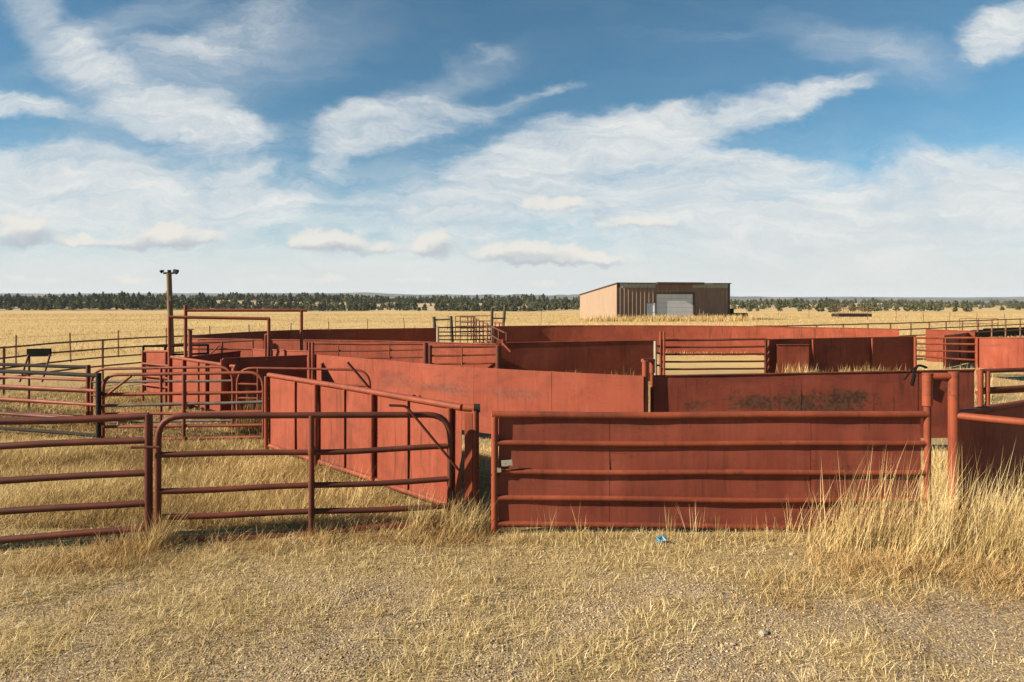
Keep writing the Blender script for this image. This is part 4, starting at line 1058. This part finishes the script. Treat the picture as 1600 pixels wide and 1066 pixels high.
# dead straw lying flat every way
P = scatter(150000, -.80, .80, 4.5, 9.4)
P = keep(P, (.14 + sstep(fbm(P[:, 0] * .75 + 21, P[:, 1] * 1.5 + 4, 3), .64, .44)) * sstep(fbm(P[:, 0] * 1.5 + 50, P[:, 1] * 1.5, 4) - .10 * np.exp(-((P[:, 0] / P[:, 1] - .06) / .3) ** 2) * sstep(P[:, 1], 6.8, 5.2), .36, .60)); n = len(P)
tag(blades('straw_litter', M['grass'], P, .05 + .10 * rng.random(n) ** 1.5, .004 + .0035 * rng.random(n), 3.0, .5, np.clip(rng.normal(.66, .25, n), 0, 1), zoff=.004), kind='stuff')
# tufts of longer, paler grass in the foreground
C = scatter(1150, -.8, .8, 4.7, 9.2); ms = fbm(C[:, 0] * 2.0 + 30, C[:, 1] * 2.0, 3)
uC = C[:, 0] / C[:, 1]; gC = np.exp(-((uC - .06) / .28) ** 2) * sstep(C[:, 1], 6.6, 5.4)
C = keep(C, (.10 + sstep(fbm(C[:, 0] * .75 + 21, C[:, 1] * 1.5 + 4, 3), .62, .44)) * sstep(ms - .12 * gC, .34, .60)); per = 42
P = np.repeat(C, per, 0) + rng.normal(0, .055, (len(C) * per, 2)); n = len(P)
H = np.repeat(.04 + .10 * rng.random(len(C)) ** 1.6, per) * (.4 + .7 * rng.random(n))
tag(blades('grass_tufts', M['grass'], P, H, .0038 + .003 * rng.random(n), 1.6, .8, np.clip(np.repeat(.62 + .25 * rng.random(len(C)), per) + rng.normal(0, .28, n), 0, 1)), kind='stuff')
# pebbles
P = scatter(42000, -.8, .8, 4.5, 8.2)
u = P[:, 0] / P[:, 1]
P = keep(P, .25 + .9 * np.exp(-((u - .08) / .35) ** 2) * sstep(P[:, 1], 7.6, 5.6)); n = len(P)
oc = np.array([(1, 0, 0), (.3, .95, .1), (-.8, .6, 0), (-.8, -.55, .05), (.3, -.95, 0), (.1, .1, .8), (0, 0, -.6)])
tri = np.array([(0, 1, 5), (1, 2, 5), (2, 3, 5), (3, 4, 5), (4, 0, 5), (1, 0, 6), (2, 1, 6), (3, 2, 6), (4, 3, 6), (0, 4, 6)])
s = (.0045 + .011 * rng.random(n) ** 3)[:, None, None]; a = rng.uniform(0, 6.28, n)
o = oc[None] * s * rng.uniform(.7, 1.25, (n, 7, 3))
V = np.stack([o[..., 0] * np.cos(a)[:, None] - o[..., 1] * np.sin(a)[:, None], o[..., 0] * np.sin(a)[:, None] + o[..., 1] * np.cos(a)[:, None], o[..., 2] * .8], -1)
V += np.stack([P[:, 0], P[:, 1], gz(P[:, 0], P[:, 1]) + .002], -1)[:, None, :]
tag(npmesh('gravel', V.reshape(-1, 3), (np.arange(n)[:, None, None] * 7 + tri[None]).ravel(), np.full(n * 10, 3), M['pebble'], np.repeat(rng.random(n), 7)), kind='stuff')

# left pen grass, behind the near fences
P = scatter(330000, -.86, -.02, 8.3, 21., 0)
ms = fbm(P[:, 0] * .5 + 60, P[:, 1] * .5, 4)
P = keep(P, .30 + .75 * sstep(ms, .34, .58)); n = len(P)
P = P[~((P[:, 1] > 12.5) & (P[:, 0] > -2.5))]; n = len(P)
dry = fbm(P[:, 0] * .7 + 80, P[:, 1] * .7, 3)
H = (.05 + .17 * rng.random(n) ** 1.4) * (.45 + 1.1 * fbm(P[:, 0] * .8 + 5, P[:, 1] * .8, 3))
tag(blades('pen_grass', M['tall'], P, H, (.0045 + .005 * rng.random(n)) * P[:, 1] / 10, 1.0, .8, np.clip(.52 + 1.1 * (dry - .5) + rng.normal(0, .32, n), 0, 1), dirb=(.35, .0)), kind='stuff')
# ground cover inside the rest of the pens
P = scatter(170000, -.86, .86, 8.7, 36., 0)
P = P[(P[:, 1] > 9.2) & ~((P[:, 0] / P[:, 1] > .2) & (P[:, 0] / P[:, 1] < .4) & (P[:, 1] > 22) & (P[:, 1] < 31))]; n = len(P)
P = keep(P, .15 + sstep(fbm(P[:, 0] * .35 + 11, P[:, 1] * .35, 4), .36, .6)); n = len(P)
H = .04 + .13 * rng.random(n) ** 2
tag(blades('pen_ground_cover', M['fieldgrass'], P, H, .003 + .007 * P[:, 1] / 25, 1.0, .8, rng.random(n), segs=2), kind='stuff')
# open field
P = scatter(100000, -.9, .9, 33., 190., 0)
P = P[~((P[:, 0] > 9.5) & (P[:, 0] < 30) & (P[:, 1] > 88.) & (P[:, 1] < 108.) & (P[:, 1] > 88 + (P[:, 0] - 13.6) * .22))]; n = len(P)
H = (.06 + .20 * rng.random(n)) * (.5 + fbm(P[:, 0] * .12, P[:, 1] * .12, 3))
tag(blades('field_grass', M['fieldgrass'], P, H, .012 + .035 * P[:, 1] / 100, .9, .6, np.clip(.5 + .9 * (fbm(P[:, 0] * .08 + 3, P[:, 1] * .2, 4) - .5) + rng.normal(0, .18, n), 0, 1), segs=2), kind='stuff')

# tall pale grass at right
def tall(name, C, per, h0, h1, spread, mat, dirb, w=.0035, lean=.25, tint=.55):
    P = np.repeat(C, per, 0) + rng.normal(0, spread, (len(C) * per, 2)); n = len(P)
    H = np.repeat(rng.uniform(h0, h1, len(C)), per) * (.45 + .6 * rng.random(n))
    return blades(name, mat, P, H, w * (.7 + .6 * rng.random(n)), lean, .45, np.clip(np.repeat(rng.normal(tint, .14, len(C)), per) + rng.normal(0, .30, n), 0, 1), dirb=dirb, segs=4)
def inpx(n, px0, px1, y0, y1):
    y = rng.uniform(y0, y1, n); return np.stack([(rng.uniform(px0, px1, n) - CX) / F * y, y], 1)
C = np.concatenate([inpx(20, 1300, 1450, 7.35, 7.95), inpx(42, 1400, 1640, 7.1, 8.0), inpx(92, 1535, 1710, 7.15, 8.0), inpx(6, 1250, 1310, 7.55, 7.95)])
tag(tall('tall_grass', C, 32, .26, .84, .09, M['tall'], (.42, 0), .0048, .36, .66), kind='stuff')
C = np.concatenate([inpx(34, 1300, 1450, 7.5, 7.9), inpx(44, 1430, 1530, 7.3, 7.9), inpx(44, 1520, 1680, 7.3, 8.0)])
o = tall('seed_stalks', C, 7, .8, 1.30, .07, M['tall'], (.34, 0), .0048, .2, .66)
tag(o, kind='stuff')
C = np.concatenate([inpx(150, 1255, 1660, 6.75, 7.5), inpx(60, 1200, 1640, 6.1, 6.9), inpx(90, 1330, 1660, 6.6, 7.5)])
C = keep(C, .25 + sstep(fbm(C[:, 0] * 1.4, C[:, 1] * 1.4, 3), .3, .6))
tag(tall('brown_straw', C, 40, .06, .30, .10, M['brown'], (.3, -.1), .0052, 1.5, .66), kind='stuff')
# straw along the left fences
C = np.concatenate([inpx(22, 150, 245, 7.3, 7.75), inpx(22, 180, 250, 7.45, 7.8), inpx(24, 250, 520, 7.55, 8.0), inpx(62, 480, 745, 7.8, 8.35), inpx(30, 680, 760, 8.0, 8.5), inpx(8, -20, 80, 6.8, 7.1), inpx(34, 60, 300, 6.9, 7.4)])
tag(tall('fence_line_straw', C, 44, .06, .29, .11, M['brown'], (.55, 0), .0056, 1.25, .64), kind='stuff')
C = np.concatenate([inpx(8, 180, 260, 7.5, 7.8), inpx(14, 640, 745, 8.1, 8.5), inpx(14, 430, 620, 8.6, 10.5)])
tag(tall('fence_line_tufts', C, 40, .35, .62, .06, M['tall'], (.45, 0), .0055, .5, .55), kind='stuff')
# wisps in front of the wide gate
C = np.array([(XX(p, 7.95), 7.95) for p in (862, 1042, 1046, 1232, 1246, 1215)] + [(XX(p, 7.9), 7.9) for p in (800, 835, 905, 955, 1085, 1120, 1160, 1190)])
tag(tall('gate_wisps', C, 14, .22, .55, .04, M['tall'], (.05, 0), .0034, .35, .6), kind='stuff')
C = inpx(60, 775, 1275, 7.8, 8.02)
tag(tall('gate_foot_grass', C, 60, .06, .17, .07, M['tall'], (.2, 0), .0030, 1.0, .55), kind='stuff')
# weeds inside the pens
C = np.concatenate([np.array([PT(p, 0 + 500, 0)] * 1) for p in ()]) if False else np.concatenate([
    inpx(30, 840, 1010, 30.5, 33.5), inpx(26, 870, 1015, 18.0, 21.0), inpx(34, 1255, 1430, 21.0, 22.5), inpx(8, 700, 780, 18.5, 19.6), inpx(14, 1225, 1265, 21.5, 22.4), inpx(30, 1430, 1525, 20.5, 23.), inpx(10, 1500, 1540, 18, 20), inpx(10, 1350, 1385, 21, 21.8)])
tag(tall('pen_weeds', C, 26, .45, .85, .16, M['tall'], (.25, 0), .012, .35, .55), kind='stuff')
C = inpx(26, 372, 412, 13.45, 14.3)
o = tall('dead_weeds', C, 24, .5, 1.1, .08, M['brown'], (.1, 0), .007, .3, .2); tag(o, kind='stuff')
C = np.concatenate([inpx(90, 905, 1145, 84, 87.), inpx(80, 1000, 1180, 86., 90.)])
C = C[C[:, 1] < 87.3 + (C[:, 0] - 13.6) * .20]
tag(tall('shed_weeds', C, 30, .5, 1.1, .5, M['fieldgrass'], (.1, 0), .05, .4, .5), kind='stuff')
C = np.concatenate([inpx(30, 1445, 1480, 9.2, 12.0)])
tag(tall('passage_grass', C, 40, .2, .45, .1, M['tall'], (.1, 0), .005, .5, .6), kind='stuff')

# pines
def pine_arrays(seed, nl=150):
    r = np.random.default_rng(seed)
    t = r.random(nl) ** .85; rad = (1 - t) ** .75 * .33 * (.5 + .75 * r.random(nl)) * (1 + .25 * np.sin(t * 19 + seed))
    rad = np.where(t < .12, rad * .6, rad); a = r.uniform(0, 6.283, nl)
    c = np.stack([rad * np.cos(a), rad * np.sin(a), .16 + .84 * t], 1)
    s = (.05 + .075 * (1 - t) + .02 * r.random(nl))
    d1 = r.normal(0, 1, (nl, 3)); d1 /= np.linalg.norm(d1, axis=1)[:, None]; d2 = r.normal(0, 1, (nl, 3)); d2 = np.cross(d1, d2); d2 /= np.linalg.norm(d2, axis=1)[:, None]
    V = np.stack([c - d1 * s[:, None], c + d2 * s[:, None] * .8, c + d1 * s[:, None], c - d2 * s[:, None] * .8], 1)
    tint = np.repeat(np.clip(r.normal(.45, .28, nl), 0, 1), 4)
    return V.reshape(-1, 3), tint
VAR = [pine_arrays(100 + k) for k in range(7)]
tm = []
for k, (V, tn) in enumerate(VAR):
    nq = len(V) // 4
    o = npmesh('pine_tree_crown_%d' % k, V, np.arange(nq * 4), np.full(nq, 4), M['needles'], tn)
    me = o.data; bpy.data.objects.remove(o); tm.append(me)
trb = MB().tube([(0, 0, -.05), (.01, 0, .2), (0, .01, .85)], .022, 6, r2=.006)
trunk_me = None
def pine(x, y, h, k, label, group):
    global trunk_me
    root = bpy.data.objects.new('pine_tree', None); col.objects.link(root); root.location = (x, y, gz1(x, y) - .1)
    w = R.uniform(.9, 1.35); root.scale = (h * w, h * w, h); root.rotation_euler = (0, 0, R.uniform(0, 6.28))
    tag(root, label, 'tree', group)
    c = bpy.data.objects.new('crown', tm[k]); col.objects.link(c); c.parent = root
    if trunk_me is None:
        o = trb.build('trunk', M['bark'], root); trunk_me = o.data
    else:
        o = bpy.data.objects.new('trunk', trunk_me); col.objects.link(o); o.parent = root
# individuals on the right hillside
cnt = 0; tries = 0
while cnt < 200 and tries < 9000:
    tries += 1
    y = 1 / (1 / 255. + (1 / 690. - 1 / 255.) * R.random() ** .8); u = R.uniform(.315, .80); x = u * y
    d = float(fbm(np.array([x / 45.]), np.array([y / 60.]), 3)[0])
    pr_ = max(0, (d - .36) * 3.2) * (.22 + .78 * (y - 255) / 435)
    if R.random() < pr_:
        pine(x, y, R.uniform(2.8, 5.6) * (.75 if y < 400 else 1), R.randrange(7), 'dark green pine scattered on the tan hillside right of the shed', 'pines on the right hillside'); cnt += 1
# front row and skyline pines of the left wood
cnt = 0
while cnt < 80:
    u = R.uniform(-.78, .09); y = R.uniform(425, 455); x = u * y
    if float(fbm(np.array([x / 40.]), np.array([y / 50.]), 3)[0]) < .40: continue
    pine(x, y, R.uniform(3.0, 6.0), R.randrange(7), 'dark green pine along the front edge of the wood beyond the golden field', 'pines at the edge of the wood'); cnt += 1
# the mass of the wood
def wood(name, n, u0, u1, y0, y1, h0, h1, thr):
    y = rng.uniform(y0, y1, n * 3); x = rng.uniform(u0, u1, n * 3) * y
    d = fbm(x / 30., y / 36., 3) + .12 * sstep(y, 640, 690) - .06 * sstep(y, 500, 540) * sstep(y, 640, 600); m_ = d > thr; x, y = x[m_][:n], y[m_][:n]; n = len(x)
    k_ = ~((fbm(x / 50. + 40, y / 26., 3) < np.where(x / y > -.57, .53, .44)) & (y > 485) & (y < 640)); x, y = x[k_], y[k_]; n = len(x)
    z = gz(x, y) - .1; h = (h0 + (h1 - h0) * rng.random(n) ** 1.7) * (.55 + .95 * fbm(x / 60. + 7, y / 60., 3)); k = rng.integers(0, 7, n); Vs = []; Ts = []
    for i in range(n):
        V, tn = VAR[k[i]]; a = rng.uniform(0, 6.28); w = h[i] * rng.uniform(.8, 1.25); ca, sa = math.cos(a), math.sin(a)
        Vs.append(np.stack([x[i] + (V[:, 0] * ca - V[:, 1] * sa) * w, y[i] + (V[:, 0] * sa + V[:, 1] * ca) * w, z[i] + V[:, 2] * h[i]], 1)); Ts.append(np.clip(tn + rng.normal(0, .2), 0, 1))
    V = np.concatenate(Vs); nq = len(V) // 4
    tag(npmesh(name, V, np.arange(nq * 4), np.full(nq, 4), M['needles'], np.concatenate(Ts)), kind='stuff')
wood('pine_woods', 3400, -.82, .12, 440, 730, 2.6, 7.8, .41)
wood('hill_woods', 650, .30, .84, 470, 740, 2.6, 5.8, .45)

# ------------------------------------------------------------------ air
m, nt = newmat('thin_air'); g = NT(nt)
pv = g.n('ShaderNodeVolumePrincipled'); pv.inputs['Color'].default_value = (.80, .87, 1.0, 1); pv.inputs['Density'].default_value = 6.5e-5; pv.inputs['Anisotropy'].default_value = .0
ov = g.n('ShaderNodeOutputMaterial'); g.l(pv.outputs[0], ov.inputs['Volume'])
tag(MB().box((0, 3740, 10), (13300, 7760, 110)).build('haze', m), kind='stuff')
